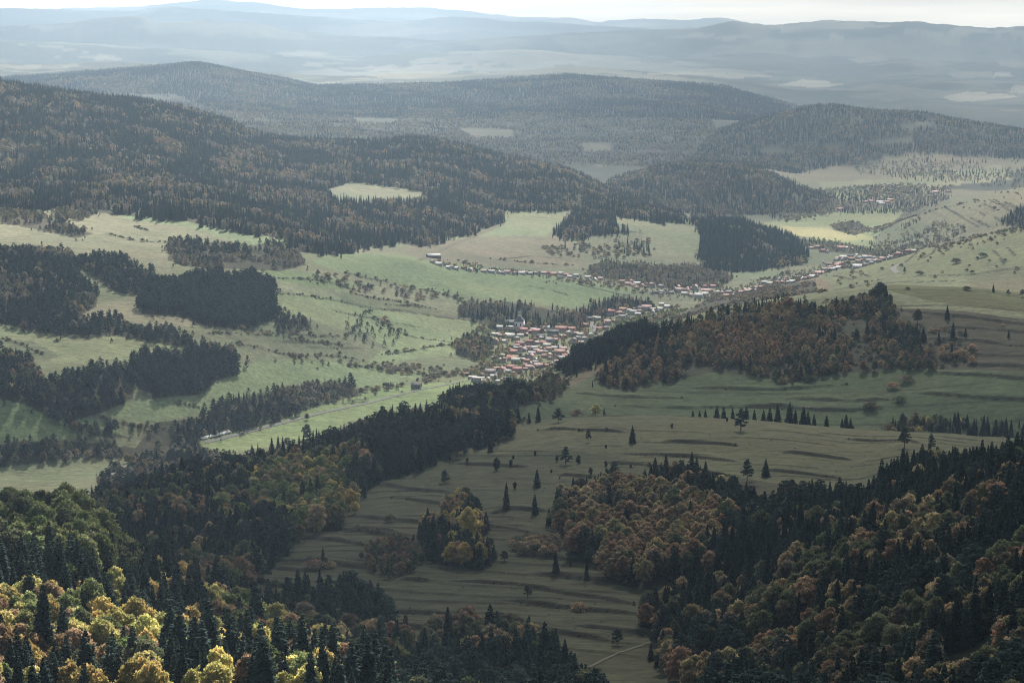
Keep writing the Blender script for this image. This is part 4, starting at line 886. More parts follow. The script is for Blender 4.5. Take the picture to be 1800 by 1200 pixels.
# houses, digitised: (x, y, width, roof, wall[, flat])
H1 = [(530,335,80,'white','white',0),(485,405,100,'white','white',1),(640,345,100,'pale','white',1),(780,382,115,'red','pink',0),(850,362,60,'red','white',0),(915,392,90,'red','white',0),(930,368,80,'white','cream',0),(1040,362,100,'grey','white',0),
 (1095,405,140,'dark','grey',0),(965,432,90,'dark','white',0),(1180,368,150,'red','pink',0),(1290,370,95,'red','pink',0),(1265,412,100,'white','cream',0),(1380,412,80,'pale','white',0),(640,427,130,'white','white',0),(750,422,80,'pale','grey',0),
 (580,482,50,'white','white',0),(485,492,100,'brown','cream',0),(1060,472,110,'purple','grey',0),(990,500,70,'red','cream',0),(1310,487,110,'purple','cream',0),(1420,472,90,'pale','white',0),(750,527,110,'maroon','cream',0),(855,510,110,'red','white',0),
 (680,540,70,'dark','wood',0),(780,572,110,'purple','grey',0),(1030,545,95,'pale','cream',0),(1050,562,70,'orange','white',0),(900,572,90,'grey','white',0),(1110,556,80,'pale','white',0),(685,597,110,'red','white',0),(870,612,90,'grey','cream',0),
 (1200,580,90,'pink','white',0),(1165,617,130,'orange','cream',0),(1240,605,70,'orange','white',0),(860,657,100,'orange','white',0),(670,667,170,'red','white',0),(570,692,95,'red','white',0),(700,702,110,'pale','cream',0),(905,712,110,'grey','white',0),
 (1065,662,70,'pink','white',0),(1150,652,80,'brown','cream',0),(650,757,100,'red','white',0),(545,797,110,'red','white',0),(720,802,120,'red','white',0),(840,757,90,'pink','cream',0),(940,742,110,'pink','cream',0),(620,802,60,'pale','white',0),
 (435,827,130,'purple','white',0),(300,892,150,'pale','white',1),(240,862,100,'pale','white',1),(520,905,90,'grey','white',1),(1090,722,45,'white','white',0),(1480,245,95,'dark','white',0),(1440,312,80,'brown','brick',0),(1670,292,90,'pink','cream',0),
 (1700,192,110,'red','white',0),(1650,342,80,'pink','cream',0),(1490,432,85,'white','white',0),(1565,240,75,'pale','grey',0),(1000,640,70,'maroon','cream',0),(960,600,80,'red','white',0),(820,690,70,'red','white',0),(1120,440,80,'red','white',0)]
H2_ = [(270,547,90,'red','white'),(390,522,90,'orange','white'),(450,516,70,'pale','white'),(640,502,120,'pink','white'),(750,502,90,'pink','cream'),(860,477,80,'white','white'),(500,547,90,'grey','cream'),(380,582,80,'purple','grey'),(570,492,80,'grey','white'),(90,187,70,'white','white'),
 (470,212,100,'red','white'),(440,235,70,'pink','white'),(540,232,80,'white','white'),(590,252,70,'red','cream'),(690,257,90,'pink','white'),(790,262,90,'grey','white'),(970,267,80,'pink','white'),(980,312,90,'pink','cream'),(1070,302,70,'red','white'),(1150,282,120,'pink','white'),
 (1255,267,80,'red','white'),(1270,312,130,'pink','cream'),(1260,342,80,'white','white'),(1190,372,100,'white','grey'),(1340,262,70,'red','white'),(1440,332,80,'pink','cream'),(1505,322,70,'purple','white'),(1480,360,70,'orange','cream'),(1640,322,70,'pink','white'),
 (1700,312,80,'pink','cream'),(1780,307,80,'red','white'),(800,322,80,'white','grey'),(740,327,80,'dark','grey'),(330,545,70,'orange','white'),(560,525,80,'pink','white'),(700,530,80,'pale','cream'),(1040,340,80,'pale','white'),(900,330,70,'grey','white')]
H3_ = [(640,207,110,'orange','cream'),(700,247,90,'red','white'),(890,227,100,'red','white'),(940,212,50,'white','white'),(910,327,85,'white','white'),(915,382,100,'red','white'),(990,300,70,'dark','wood'),(1000,332,80,'brown','wood'),(1150,312,80,'pale','white'),(1190,352,80,'purple','white'),
 (1240,322,80,'grey','white'),(1290,357,60,'dark','grey'),(1210,382,70,'white','white'),(1330,332,70,'pink','pink'),(1450,312,70,'grey','white'),(1490,332,110,'pink','white'),(1590,317,100,'red','white'),(1620,302,70,'pink','white'),(1060,417,110,'white','white'),(870,422,70,'pale','white'),
 (800,442,70,'grey','white'),(660,487,110,'pink','white'),(590,522,80,'white','white'),(490,542,80,'white','grey'),(560,552,60,'maroon','white'),(135,592,70,'pale','brick'),(270,582,80,'red','white'),(330,582,80,'pale','cream'),(245,542,60,'grey','white'),(40,652,90,'red','white'),
 (760,392,70,'maroon','white'),(720,442,70,'purple','white'),(840,340,70,'grey','white'),(1110,345,60,'red','cream'),(1400,345,60,'grey','white'),(840,400,60,'red','white'),(1540,345,70,'red','white')]
H4_ = [(120,242,60,'pale','cream'),(190,267,80,'white','white'),(290,302,60,'white','white'),(370,312,60,'white','white'),(450,307,60,'red','white'),(520,327,80,'pink','white'),(665,342,70,'pink','grey'),(745,347,80,'grey','white'),(820,352,70,'pale','grey'),(910,352,80,'pink','grey'),(995,360,70,'pink','cream'),(1065,364,80,'white','white'),
 (1150,367,70,'grey','white'),(1210,362,70,'pale','white'),(1300,364,80,'pink','white'),(1400,372,80,'orange','white'),(1480,367,70,'grey','white'),(1535,382,70,'red','white'),(1570,400,60,'white','white'),(1640,387,70,'grey','white'),(1760,407,70,'pale','white')]
H5_ = [(690,221,50,'orange','white'),(730,216,50,'red','cream'),(790,222,60,'white','white'),(860,206,50,'orange','cream'),(800,232,50,'grey','white'),(1180,151,90,'pink','white'),(1270,146,50,'orange','white'),(510,272,50,'red','white'),(840,220,40,'red','white'),(1150,158,50,'red','cream')]
HOUSESPOTS = ((H1, (790,520,6.), (2650,3900)), (H2_, (1030,460,6.), (3050,4700)), (H3_, (1330,400,6.), (3550,5000)), (H4_, (740,420,6.), (3550,4300)), (H5_, (1350,300,4.), (5000,6800)))
# remaining trees: keep clear of the single trees
T = np.array([(t[0], t[1], t[2], t[3]) for t in TREES])
TD = np.hypot(T[:, 0], T[:, 1])
drop = np.zeros(len(T), bool)
for (x, y, r) in lone_xy: drop |= np.hypot(T[:, 0]-x, T[:, 1]-y) < r
WID0 = dict(spruce=.36, pine=.56, broad=.7, shrub=1.2)
# the roads, the stream and the houses are seen from here: no tree stands in the way
CLEAR = []
for ln, rng in (([(350,775),(358,772),(366,770),(374,768),(382,766),(390,764),(398,762),(406,760),(412,758)], (2000,3000)), ([(360,776),(380,771),(405,765),(450,753),(480,746),(510,738),(540,730),(570,723),(600,716),(645,708),(690,696),(735,684),(780,675)], (2000,3300)), ([(140,834),(155,831),(168,829),(200,829),(220,815)], (1900,3000)),
                ([(1041,567),(1046,577),(1053,587)], (2900,3700)), ([(725,672),(733,668),(741,672),(733,680)], (2300,3000)), ([(905,590),(913,590),(920,590),(913,575),(905,580),(920,580),(913,562)], (2900,3900)), ([(1115,1138),(1085,1148),(1060,1160),(1140,1130)], (700,1200)), ([(755,452),(770,452),(762,448)], (3600,4300))):
    for (u, v) in ln:
        CLEAR.append((u, v, on_ground(u, v+2, *rng)[3]-8))
for ln, (x0, y0, sc), rng in HOUSESPOTS:
    for hh_ in ln: CLEAR.append((x0+hh_[0]/sc, y0+hh_[1]/sc, on_ground(x0+hh_[0]/sc, y0+hh_[1]/sc+2, *rng)[3]-6))
ub, vb = proj(T[:, 0], T[:, 1], T[:, 2]); ut, vt = proj(T[:, 0], T[:, 1], T[:, 2]+T[:, 3])
wpx_ = np.array([WID0[t[4]] for t in TREES])*T[:, 3]*FPX/TD/2+2
for (u, v, d_) in CLEAR: drop |= (np.abs(ub-u) < wpx_) & (vt-1 < v) & (vb > v-1) & (TD < d_+10)
WID = dict(spruce=.34, pine=.54, broad=.66, shrub=1.2)
W2, H2 = 900, 600
occ = np.zeros((H2, W2), bool); visarea = np.zeros(len(T)); visfrac = np.zeros(len(T))
hid_t = hidden_by(T[:, 0], T[:, 1], T[:, 2]+T[:, 3]*.6)
order = np.argsort(TD)
ub, vb = proj(T[:, 0], T[:, 1], T[:, 2]); ut, vt = proj(T[:, 0], T[:, 1], T[:, 2]+T[:, 3])
for i in order:
    if TD[i] > 4200: break
    if drop[i]: continue
    w = WID[TREES[i][4]]*T[i, 3]*FPX/TD[i]/2*.5
    y0 = int(vt[i]/2); y1 = int(vb[i]/2); x0 = int(ub[i]/2-w); x1 = int(ub[i]/2+w)+1
    y0c, y1c, x0c, x1c = max(y0, 0), min(y1, H2), max(x0, 0), min(x1, W2)
    if y1c <= y0c or x1c <= x0c: continue
    sub = occ[y0c:y1c, x0c:x1c]
    yy = (np.arange(y0c, y1c)-y0+.5)/max(1, y1-y0); xx = np.abs(np.arange(x0c, x1c)+.5-ub[i]/2)/max(w, .6)
    if TREES[i][4] == 'spruce': mk = xx[None, :] <= np.clip(yy*1.15, .08, 1)[:, None]
    else: mk = (xx[None, :]**2+((yy-.45)/.55)[:, None]**2) <= 1
    tot = mk.sum(); n = (mk & ~sub).sum()
    full = (y1-y0)*(x1-x0)*.6
    if hid_t[i] < 0: visarea[i] = n; visfrac[i] = n/max(1, full)
    sub |= mk
CAP = dict(spruce=285-len(ROW)-45, pine=265, broad=285, shrub=150)
chosen = np.zeros(len(T), bool); kinds = np.array([t[4] for t in TREES])
for kd, cap in CAP.items():
    c = np.where((kinds == kd) & (visarea >= 5) & (visfrac > .22) & ~drop)[0]
    c = c[np.argsort(-visarea[c])][:cap]; chosen[c] = True
for i in np.where(chosen)[0]:
    x, y, z, h, kd, pal, nm, rot = TREES[i]
    where = WOODSAY.get(nm, "in the woods of the valley")
    if kd in ('spruce', 'pine'):
        tall = "tall dark" if h > (19 if kd == 'spruce' else 14) else "dark"
        lab = "%s %s %s" % (tall, KWORD[kd], where)
    else: lab = "%s %s %s" % (SPCOL[pal], KWORD[kd], where)
    put_tree(kd, x, y, z, h, pal, rot, lab, "%s %s" % ({'spruce': 'spruces', 'pine': 'pines', 'broad': 'broadleaf trees', 'shrub': 'shrubs'}[kd], where), i, random.uniform(.9, 1.15))
print("individual trees", chosen.sum(), {k: int((chosen & (kinds == k)).sum()) for k in CAP})

# ------------------------------------------------------------------ the uncounted rest: masses of trees
def mass(name, label, ids):
    if not len(ids): return
    me = bpy.data.meshes.new(name); me.vertices.add(len(ids))
    me.vertices.foreach_set('co', (T[ids, :3]-np.array([0, 0, .2])).astype(np.float32).ravel())
    kid = []; scl = []; rot = []
    for i in ids:
        x, y, z, h, kd, pal, nm, r = TREES[i]
        dd = TD[i]; q = 'n' if (dd < 1500 and kd != 'shrub') else ('m' if dd < 4200 else 'l'); var = i % (NEARN if q == 'n' else NFAR)
        kid.append(KIDX[(kd, var, q) if kd in ('spruce', 'pine') else (kd, var, q, pal)])
        s = h/BASEH[kd]; w = s*(.9+.3*((i*37) % 100)/100); scl.append((w, w, s)); rot.append(r)
    def attr(nm, typ, val, key='value'):
        a = me.attributes.new(nm, typ, 'POINT'); a.data.foreach_set(key, np.asarray(val).ravel())
    attr('kind_index', 'INT', np.array(kid, np.int32)); attr('size', 'FLOAT_VECTOR', np.array(scl, np.float32), 'vector')
    rr = np.zeros((len(ids), 3), np.float32); rr[:, 2] = rot; attr('turn', 'FLOAT_VECTOR', rr, 'vector')
    o = bpy.data.objects.new(name, me); COL.objects.link(o)
    o['kind'] = 'stuff'; o['label'] = label
    md = o.modifiers.new("trees", 'NODES'); md.node_group = GN
def make_gn():
    g = bpy.data.node_groups.new("tree_mass", 'GeometryNodeTree')
    g.interface.new_socket("Geometry", in_out='INPUT', socket_type='NodeSocketGeometry'); g.interface.new_socket("Geometry", in_out='OUTPUT', socket_type='NodeSocketGeometry')
    gi = g.nodes.new('NodeGroupInput'); go = g.nodes.new('NodeGroupOutput')
    ip = g.nodes.new('GeometryNodeInstanceOnPoints'); ci = g.nodes.new('GeometryNodeCollectionInfo')
    ci.inputs['Collection'].default_value = KINDS; ci.inputs['Separate Children'].default_value = True; ci.inputs['Reset Children'].default_value = True
    def na(nm, t):
        n = g.nodes.new('GeometryNodeInputNamedAttribute'); n.data_type = t; n.inputs['Name'].default_value = nm; return n.outputs['Attribute']
    ip.inputs['Pick Instance'].default_value = True
    g.links.new(gi.outputs[0], ip.inputs['Points']); g.links.new(ci.outputs[0], ip.inputs['Instance'])
    g.links.new(na('kind_index', 'INT'), ip.inputs['Instance Index']); g.links.new(na('size', 'FLOAT_VECTOR'), ip.inputs['Scale']); g.links.new(na('turn', 'FLOAT_VECTOR'), ip.inputs['Rotation'])
    g.links.new(ip.outputs[0], go.inputs[0])
    return g
GN = make_gn()
rest = np.where(~chosen & ~drop)[0]
woodn = np.array([TREES[i][6] for i in rest])
MASSES = [
 ("near_wood", "undergrowth and crowded trees filling the sunlit wood on the nearest slope", ['near', 'domes']),
 ("ravine_wood", "crowded trees filling the dark wood on the flank of the terraced hill", ['ravine', 'spurscrub', 'ravinebroad', 'valleybrown']),
 ("lower_wood", "crowded trees filling the shaded wood at the hill's foot", ['lower']),
 ("knoll_wood", "crowded trees filling the autumn wood on the near knoll", ['knoll', 'rustwood', 'clump', 'clump2', 'clump3']),
 ("hill_wood", "crowded trees filling the brown wood on the second hill", ['hilltop', 'hilledge', 'behindcrest', 'hillscrub', 'hillshrub']),
 ("valley_wood", "trees and scrub in belts between the valley pastures", None),
 ("ridge_forest", "mixed autumn forest covering the big wooded ridge", ['bigforest']),
 ("distant_forest", "hazy forest on the hills beyond the big ridge", ['middleridge', 'farhill', 'lowhill', 'midvalley', 'valleytrees', 'farvalley']),
]
used = set(sum([m[2] for m in MASSES if m[2]], []))
for nm, lab, ws in MASSES:
    sel = rest[np.isin(woodn, ws)] if ws else rest[~np.isin(woodn, list(used))]
    mass(nm, lab, sel)

# low scrub and dead grass tufts along the terrace banks
rs = np.random.RandomState(77); start = len(TREES); extra = []
for P in BANKS:
    for i in range(len(P)-1):
        Ls = math.hypot(P[i+1, 0]-P[i, 0], P[i+1, 1]-P[i, 1])
        for k in range(int(Ls/4.5)):
            if rs.rand() < .45: continue
            t = rs.rand(); x = P[i, 0]+(P[i+1, 0]-P[i, 0])*t+rs.normal()*1.2; y = P[i, 1]+(P[i+1, 1]-P[i, 1])*t+rs.normal()*1.5
            extra.append((x, y, float(ground(x, y)), rs.choice([.7, .9, 1.2, 1.8, 2.6], p=[.3, .3, .22, .13, .05]), 'shrub', rs.choice(['brown', 'olive', 'brown', 'ochre']), 'bank', rs.rand()*6.28))
for P in BANKS[NB:NH]:      # hedges between the valley fields
    for i in range(len(P)-1):
        Ls = math.hypot(P[i+1, 0]-P[i, 0], P[i+1, 1]-P[i, 1])
        for k in range(int(Ls/4)):
            if rs.rand() < .25: continue
            t = rs.rand(); x = P[i, 0]+(P[i+1, 0]-P[i, 0])*t+rs.normal()*1.8; y = P[i, 1]+(P[i+1, 1]-P[i, 1])*t+rs.normal()*2.5
            extra.append((x, y, float(ground(x, y)), rs.choice([1.5, 2.5, 3.5, 5, 7], p=[.25, .3, .25, .14, .06]), 'shrub', rs.choice(['brown', 'olive', 'grey', 'ochre', 'olive']), 'bank', rs.rand()*6.28))
for k in range(900):    # tussocks strewn on the near meadow
    u = rs.uniform(420, 1800); v = rs.uniform(735, 1150)
    x, y, z, d = on_ground(u, v, 800, 1620)
    extra.append((x, y, z, rs.uniform(.4, 1.0), 'shrub', rs.choice(['brown', 'olive', 'grey']), 'bank', rs.rand()*6.28))
TREES += extra
T = np.array([(t[0], t[1], t[2], t[3]) for t in TREES]); TD = np.hypot(T[:, 0], T[:, 1])
mass("bank_scrub", "low dead scrub and tussocks along the terrace banks", np.arange(start, len(TREES)))

# ------------------------------------------------------------------ roads and stream: strips draped on the terrain
M_ROAD = plain_material("asphalt", (.135,.133,.118), .9, .2, .15, .2)
M_TRACK = plain_material("gravel_track", (.12,.108,.08), 1, .05, .2, .3)
M_WATER = plain_material("stream_water", (.05,.07,.07), .12, .8)
def strip(name, pts, width, m, a, b, off=.45, step=10, say=None):
    Pw = []
    for i in range(len(pts)-1):
        n = 10
        for k in range(n if i < len(pts)-2 else n+1):
            t = k/n; Pw.append(on_ground(pts[i][0]+(pts[i+1][0]-pts[i][0])*t, pts[i][1]+(pts[i+1][1]-pts[i][1])*t, a, b)[:2])
    Pw = np.array(Pw)
    for _ in range(6): Pw[1:-1] = .5*Pw[1:-1]+.25*(Pw[:-2]+Pw[2:])
    t = np.gradient(Pw, axis=0); t /= np.linalg.norm(t, axis=1, keepdims=True); nrm = np.stack([-t[:, 1], t[:, 0]], 1)
    offs = np.linspace(-.5, .5, 5)*width
    V = []
    for o_ in offs:
        q = Pw+nrm*o_; V.append(np.column_stack([q, ground(q[:, 0], q[:, 1])+off]))
    V = np.stack(V, 1); n = len(Pw); V = V.reshape(-1, 3)
    ii = np.arange(n*5).reshape(n, 5)
    Fq = np.stack([ii[:-1, :-1], ii[1:, :-1], ii[1:, 1:], ii[:-1, 1:]], -1).reshape(-1, 4)[:, ::-1]
    o = add_mesh(name, V, Fq, m); o['kind'] = 'structure'
    return o
strip("road", [(360,778),(405,767),(450,755),(510,740),(555,728),(600,718),(645,709),(690,697),(735,686),(780,677),(830,667),(880,655)], 5.5, M_ROAD, 2000, 3300)
strip("road", [(1040,565),(1044,575),(1051,586),(1064,589)], 11, M_ROAD, 2900, 3700)
strip("road", [(1592,462),(1576,466),(1570,471),(1571,475),(1578,480)], 9, M_ROAD, 2900, 4200)
strip("road", [(1438,517),(1470,509),(1500,503),(1547,498),(1600,494)], 7, M_TRACK, 2500, 3900)
strip("road", [(192,835),(208,826),(224,815)], 7, M_ROAD, 1900, 3000)
strip("lane", [(763,554),(790,557),(820,561),(850,566)], 10, M_TRACK, 2600, 3700)
strip("track", [(738,458),(780,436),(830,416),(885,393)], 8, M_TRACK, 3600, 4800)
strip("path", [(1036,1172),(1060,1160),(1085,1148),(1115,1138),(1145,1128)], 1.6, M_TRACK, 700, 1200, .25)
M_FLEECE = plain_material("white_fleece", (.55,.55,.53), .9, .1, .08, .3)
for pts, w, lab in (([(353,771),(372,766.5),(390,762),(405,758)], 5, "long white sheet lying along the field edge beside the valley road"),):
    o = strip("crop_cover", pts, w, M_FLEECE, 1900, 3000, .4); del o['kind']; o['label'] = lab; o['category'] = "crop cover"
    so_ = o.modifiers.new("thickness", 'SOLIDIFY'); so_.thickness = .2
# ------------------------------------------------------------------ houses
M_WALL = {k: plain_material("render_"+k, c, .9, .2, .1, .8) for k, c in dict(white=(.40,.385,.365), cream=(.43,.39,.33), pink=(.58,.44,.38), grey=(.45,.44,.42), brick=(.38,.22,.16), wood=(.12,.085,.06)).items()}
M_ROOF = {k: plain_material("roofing_"+k, c, .75, .3, .22, .5) for k, c in dict(red=(.27,.125,.11), orange=(.31,.185,.145), pink=(.33,.22,.205), maroon=(.19,.105,.105), grey=(.30,.30,.30), dark=(.055,.06,.065), purple=(.20,.175,.19), white=(.42,.42,.41), pale=(.34,.325,.295), brown=(.20,.12,.085)).items()}
M_GLASS = plain_material("window_glass", (.03,.035,.04), .15, .6)
M_DOOR = plain_material("door_wood", (.16,.09,.05), .7, .3)
ROOFSAY = dict(red="red", orange="orange tiled", pink="faded pink", maroon="dark maroon", grey="grey metal", dark="dark slate", purple="purplish grey", white="white metal", pale="pale", brown="brown")
def box(x0, x1, y0, y1, z0, z1):
    v = np.array([(x0,y0,z0),(x1,y0,z0),(x1,y1,z0),(x0,y1,z0),(x0,y0,z1),(x1,y0,z1),(x1,y1,z1),(x0,y1,z1)], float)
    f = np.array([(0,3,2,1),(4,5,6,7),(0,1,5,4),(1,2,6,5),(2,3,7,6),(3,0,4,7)])
    return v, f
def slab(p, n):          # thick sheet from four corners, thickness along n
    p = np.array(p, float); q = p+np.array(n)
    v = np.concatenate([p, q]); f = np.array([(3,2,1,0),(4,5,6,7),(0,1,5,4),(1,2,6,5),(2,3,7,6),(3,0,4,7)]); return v, f
def gable_roof(L_, W_, h, rh, ov=.5, th=.25):
    a, b = L_/2+ov, W_/2+ov; e = h-rh*ov/(W_/2)
    return join([slab([(-a,-b,e),(a,-b,e),(a,0,h+rh),(-a,0,h+rh)], (0,0,th)), slab([(a,b,e),(-a,b,e),(-a,.001,h+rh+.002),(a,.001,h+rh+.002)], (0,0,th))])
def hip_roof(L_, W_, h, rh, ov=.5):
    a, b = L_/2+ov, W_/2+ov; r = max(.05, a-b)
    v = np.array([(-a,-b,h),(a,-b,h),(a,b,h),(-a,b,h),(-r,0,h+rh),(r,0,h+rh)], float)
    f = np.array([(0,1,5,4),(2,3,4,5),(1,2,5,5),(3,0,4,4),(0,3,2,1)])
    v = np.concatenate([v, v[[5]]+[[0,.001,0]], v[[4]]-[[0,.001,0]]]); f[2] = (1,2,6,5); f[3] = (3,0,7,4)
    return v, f
def gable_walls(L_, W_, h, rh, base=-1.5):
    a, b = L_/2, W_/2
    v = np.array([(-a,-b,base),(a,-b,base),(a,b,base),(-a,b,base),(-a,-b,h),(a,-b,h),(a,b,h),(-a,b,h),(-a,0,h+rh),(a,0,h+rh)], float)
    f = np.array([(0,1,5,4),(2,3,7,6),(1,2,6,5),(3,0,4,7)])
    v = np.concatenate([v, [(a,.02,h+rh-.01),(-a,-.02,h+rh-.01)]]); f = np.concatenate([f, [(5,6,10,9),(7,4,11,8)]])
    return v, f
def house(u, v, wpx, roof, wall, rot, label, group, rng, kind='gable', storeys=1, windows=False):
    x, y, z, d = on_ground(u, v+2.0, *rng)
    L_ = np.clip(.86*wpx*d/FPX, 6, 22); W_ = float(np.clip(L_*.58, 5.5, 9)); h = 2.5*storeys+.3; rh = W_*.5
    root = bpy.data.objects.new("house", None); root.empty_display_size = 2; COL.objects.link(root)
    root.location = (x, y, z); root.rotation_euler = (0, 0, rot); root['label'] = label; root['category'] = "house"
    if group: root['group'] = group
    if kind == 'flat':
        rh = 0; add_mesh("wall", *box(-L_/2, L_/2, -W_/2, W_/2, -1.5, h), M_WALL[wall], root)
        add_mesh("roof", *slab([(-L_/2-.3,-W_/2-.3,h+.003),(L_/2+.3,-W_/2-.3,h+.003),(L_/2+.3,W_/2+.3,h+.9),(-L_/2-.3,W_/2+.3,h+.9)], (0,0,.25)), M_ROOF[roof], root)
    else:
        add_mesh("wall", *gable_walls(L_, W_, h, rh), M_WALL[wall], root)
        r = add_mesh("roof", *(gable_roof(L_, W_, h+.05, rh) if kind == 'gable' else hip_roof(L_, W_, h+.05, rh)), M_ROOF[roof], root)
        if windows: add_mesh("chimney", *box(L_*.15, L_*.15+.7, .4, 1.1, h+rh*.6, h+rh+1.1), M_WALL['brick'], r)
    if windows:
        n = max(2, int(L_/3.5))
        for s in range(storeys):
            for k in range(n):
                xx = -L_/2+(k+.5)*L_/n
                if s == 0 and k == n//2: add_mesh("door", *box(xx-.5, xx+.5, -W_/2-.05, -W_/2+.02, 0, 2.1), M_DOOR, root); continue
                add_mesh("window", *box(xx-.6, xx+.6, -W_/2-.05, -W_/2+.02, s*3+1.0, s*3+2.3), M_GLASS, root)
    return root
SAY = [("in the lower village around the church", "houses of the lower village around the church"), ("in the middle village along the main street", "houses of the middle village"),
       ("in the farther village under the dark wooded knob", "houses of the farther village"), ("in the upper row above the long green field", "houses of the upper row"), ("in the hamlet far down the valley", "houses of the far hamlet")]
jit = random.Random(5)
SZ = lambda L_: "long" if L_ >= 115 else ("small" if L_ <= 65 else "")
for ln, (x0, y0, sc), si, rng in ((H1, (790,520,6.), 0, (2650,3900)), (H2_, (1030,460,6.), 1, (3050,4700)), (H3_, (1330,400,6.), 2, (3550,5000)), (H4_, (740,420,6.), 3, (3550,4300)), (H5_, (1350,300,4.), 4, (5000,6800))):
    for k, h in enumerate(ln):
        flat = len(h) > 5 and h[5] == 1
        w = h[2]/sc
        lab = " ".join(("%s %s house, %s roof, %s" % (SZ(h[2]), {'white': 'white walled', 'cream': 'cream walled', 'pink': 'pink walled', 'grey': 'grey walled', 'brick': 'brick', 'wood': 'dark wooden'}[h[4]], ROOFSAY[h[3]]+(' flat' if flat else ''), SAY[si][0])).split())
        house(x0+h[0]/sc, y0+h[1]/sc, w, h[3], h[4], (-.35 if si != 2 else -.1)+jit.choice([0, 0, 0, 1.57, .2, -.3])+jit.uniform(-.12, .12), lab, SAY[si][1], rng, 'flat' if flat else jit.choice(['gable', 'gable', 'gable', 'hip']), 2 if w > 14 and jit.random() < .5 and si < 3 else 1, windows=(si == 0 and w > 15))
# houses of the second row, between and behind those along the street
for ln, (x0, y0, sc), si, rng in ((H1, (790,520,6.), 0, (2650,3900)), (H2_, (1030,460,6.), 1, (3050,4700)), (H3_, (1330,400,6.), 2, (3550,5000)), (H4_, (740,420,6.), 3, (3550,4300))):
    for k, h in enumerate(ln):
        if jit.random() < (.25 if si < 3 else .6): continue
        rf = jit.choice(['red', 'pink', 'orange', 'grey', 'maroon', 'pale', 'purple', 'brown', 'white']); wl_ = jit.choice(['white', 'cream', 'white', 'grey', 'pink'])
        lab = " ".join(("small %s house, %s roof, %s" % ({'white': 'white walled', 'cream': 'cream walled', 'pink': 'pink walled', 'grey': 'grey walled'}[wl_], ROOFSAY[rf], SAY[si][0])).split())
        house(x0+h[0]/sc+jit.choice([-1, 1])*jit.uniform(5, 12), y0+h[1]/sc+jit.uniform(-5, 5)*(1 if si < 2 else .5), jit.uniform(8, 12.5), rf, wl_, -.3+jit.choice([0, 0, 1.57])+jit.uniform(-.25, .25), lab, SAY[si][1], rng, jit.choice(['gable', 'gable', 'hip']))
# sheds and barns in the yards
SHEDSAY = [("beside a house in the lower village", "yard sheds of the lower village"), ("beside a house in the middle village", "yard sheds of the middle village"), ("beside a house in the farther village", "yard sheds of the farther village")]
for ln, (x0, y0, sc), si, rng in ((H1, (790,520,6.), 0, (2650,3900)), (H2_, (1030,460,6.), 1, (3050,4700)), (H3_, (1330,400,6.), 2, (3550,5000))):
    for k, h in enumerate(ln):
        if jit.random() < .35: continue
        x, y, z, d = on_ground(x0+h[0]/sc+jit.choice([-1, 1])*(h[2]/sc*.5+jit.uniform(2, 5)), y0+h[1]/sc+jit.uniform(-4, 3), *rng)
        rf, sayc = jit.choice([('brown', 'brown'), ('grey', 'grey metal'), ('maroon', 'dark maroon'), ('pale', 'pale'), ('dark', 'dark'), ('pink', 'faded pink')])
        wl_ = jit.choice(['wood', 'grey', 'brick']); L_ = jit.uniform(5, 11); W_ = jit.uniform(4, 6); hh_ = jit.uniform(2.3, 3.2)
        root = bpy.data.objects.new("shed", None); root.empty_display_size = 2; COL.objects.link(root); root.location = (x, y, z); root.rotation_euler = (0, 0, -.3+jit.choice([0, 1.57])+jit.uniform(-.3, .3))
        root['label'] = "small %s shed with %s roof %s" % ({'wood': 'wooden', 'grey': 'grey', 'brick': 'brick'}[wl_], sayc, SHEDSAY[si][0]); root['category'] = "shed"; root['group'] = SHEDSAY[si][1]
        add_mesh("wall", *gable_walls(L_, W_, hh_, W_*.3), M_WALL[wl_], root); add_mesh("roof", *gable_roof(L_, W_, hh_+.05, W_*.3, .4, .2), M_ROOF[rf], root)
# the white house by itself on the valley road
def lone_house():
    x, y, z, d = on_ground(732, 683, 2300, 3000)
    root = bpy.data.objects.new("house", None); COL.objects.link(root); root.location = (x, y, z); root.rotation_euler = (0, 0, -.3)
    root['label'] = "white timbered house with steep dark roof standing alone by the valley road"; root['category'] = "house"
    add_mesh("wall", *gable_walls(12, 9, 3.6, 5.2), M_WALL['white'], root)
    r = add_mesh("roof", *gable_roof(12, 9, 3.65, 5.2, .7, .3), M_ROOF['dark'], root)
    add_mesh("chimney", *box(2.2, 3.0, .5, 1.3, 7.5, 10.0), M_WALL['brick'], r)
    for xx in (-3.3, 1.2):
        dm = add_mesh("dormer", *gable_walls(2.6, 2.6, 2.0, 1.6, -.2), M_WALL['white'], root); dm.location = (xx+1, -3.6, 3.6); dm.rotation_euler = (0, 0, math.pi/2)
        add_mesh("dormer_roof", *gable_roof(2.8, 2.8, 2.05, 1.6, .35, .2), M_ROOF['dark'], dm)
        add_mesh("window", *box(-1.36, -1.29, -.5, .5, .5, 1.8), M_GLASS, dm)
    for xx in (-4.4, -2, 2, 4.4): add_mesh("window", *box(xx-.6, xx+.6, -4.55, -4.48, 1.0, 2.4), M_GLASS, root)
    add_mesh("door", *box(-.5, .5, -4.55, -4.48, 0, 2.1), M_DOOR, root)
lone_house()
def barn():
    x, y, z, d = on_ground(762, 453.5, 3700, 4300)
    root = bpy.data.objects.new("barn", None); COL.objects.link(root); root.location = (x, y, z); root.rotation_euler = (0, 0, .35)
    root['label'] = "grey farm barn with wide metal roof at the end of the upper row"; root['category'] = "barn"
    add_mesh("wall", *gable_walls(24, 15, 4.5, 3.6), M_WALL['wood'], root); add_mesh("roof", *gable_roof(24, 15, 4.55, 3.6, .8, .3), M_ROOF['grey'], root)
    add_mesh("door", *box(-12.06, -11.95, -2.5, 2.5, 0, 4), M_DOOR, root)
barn()
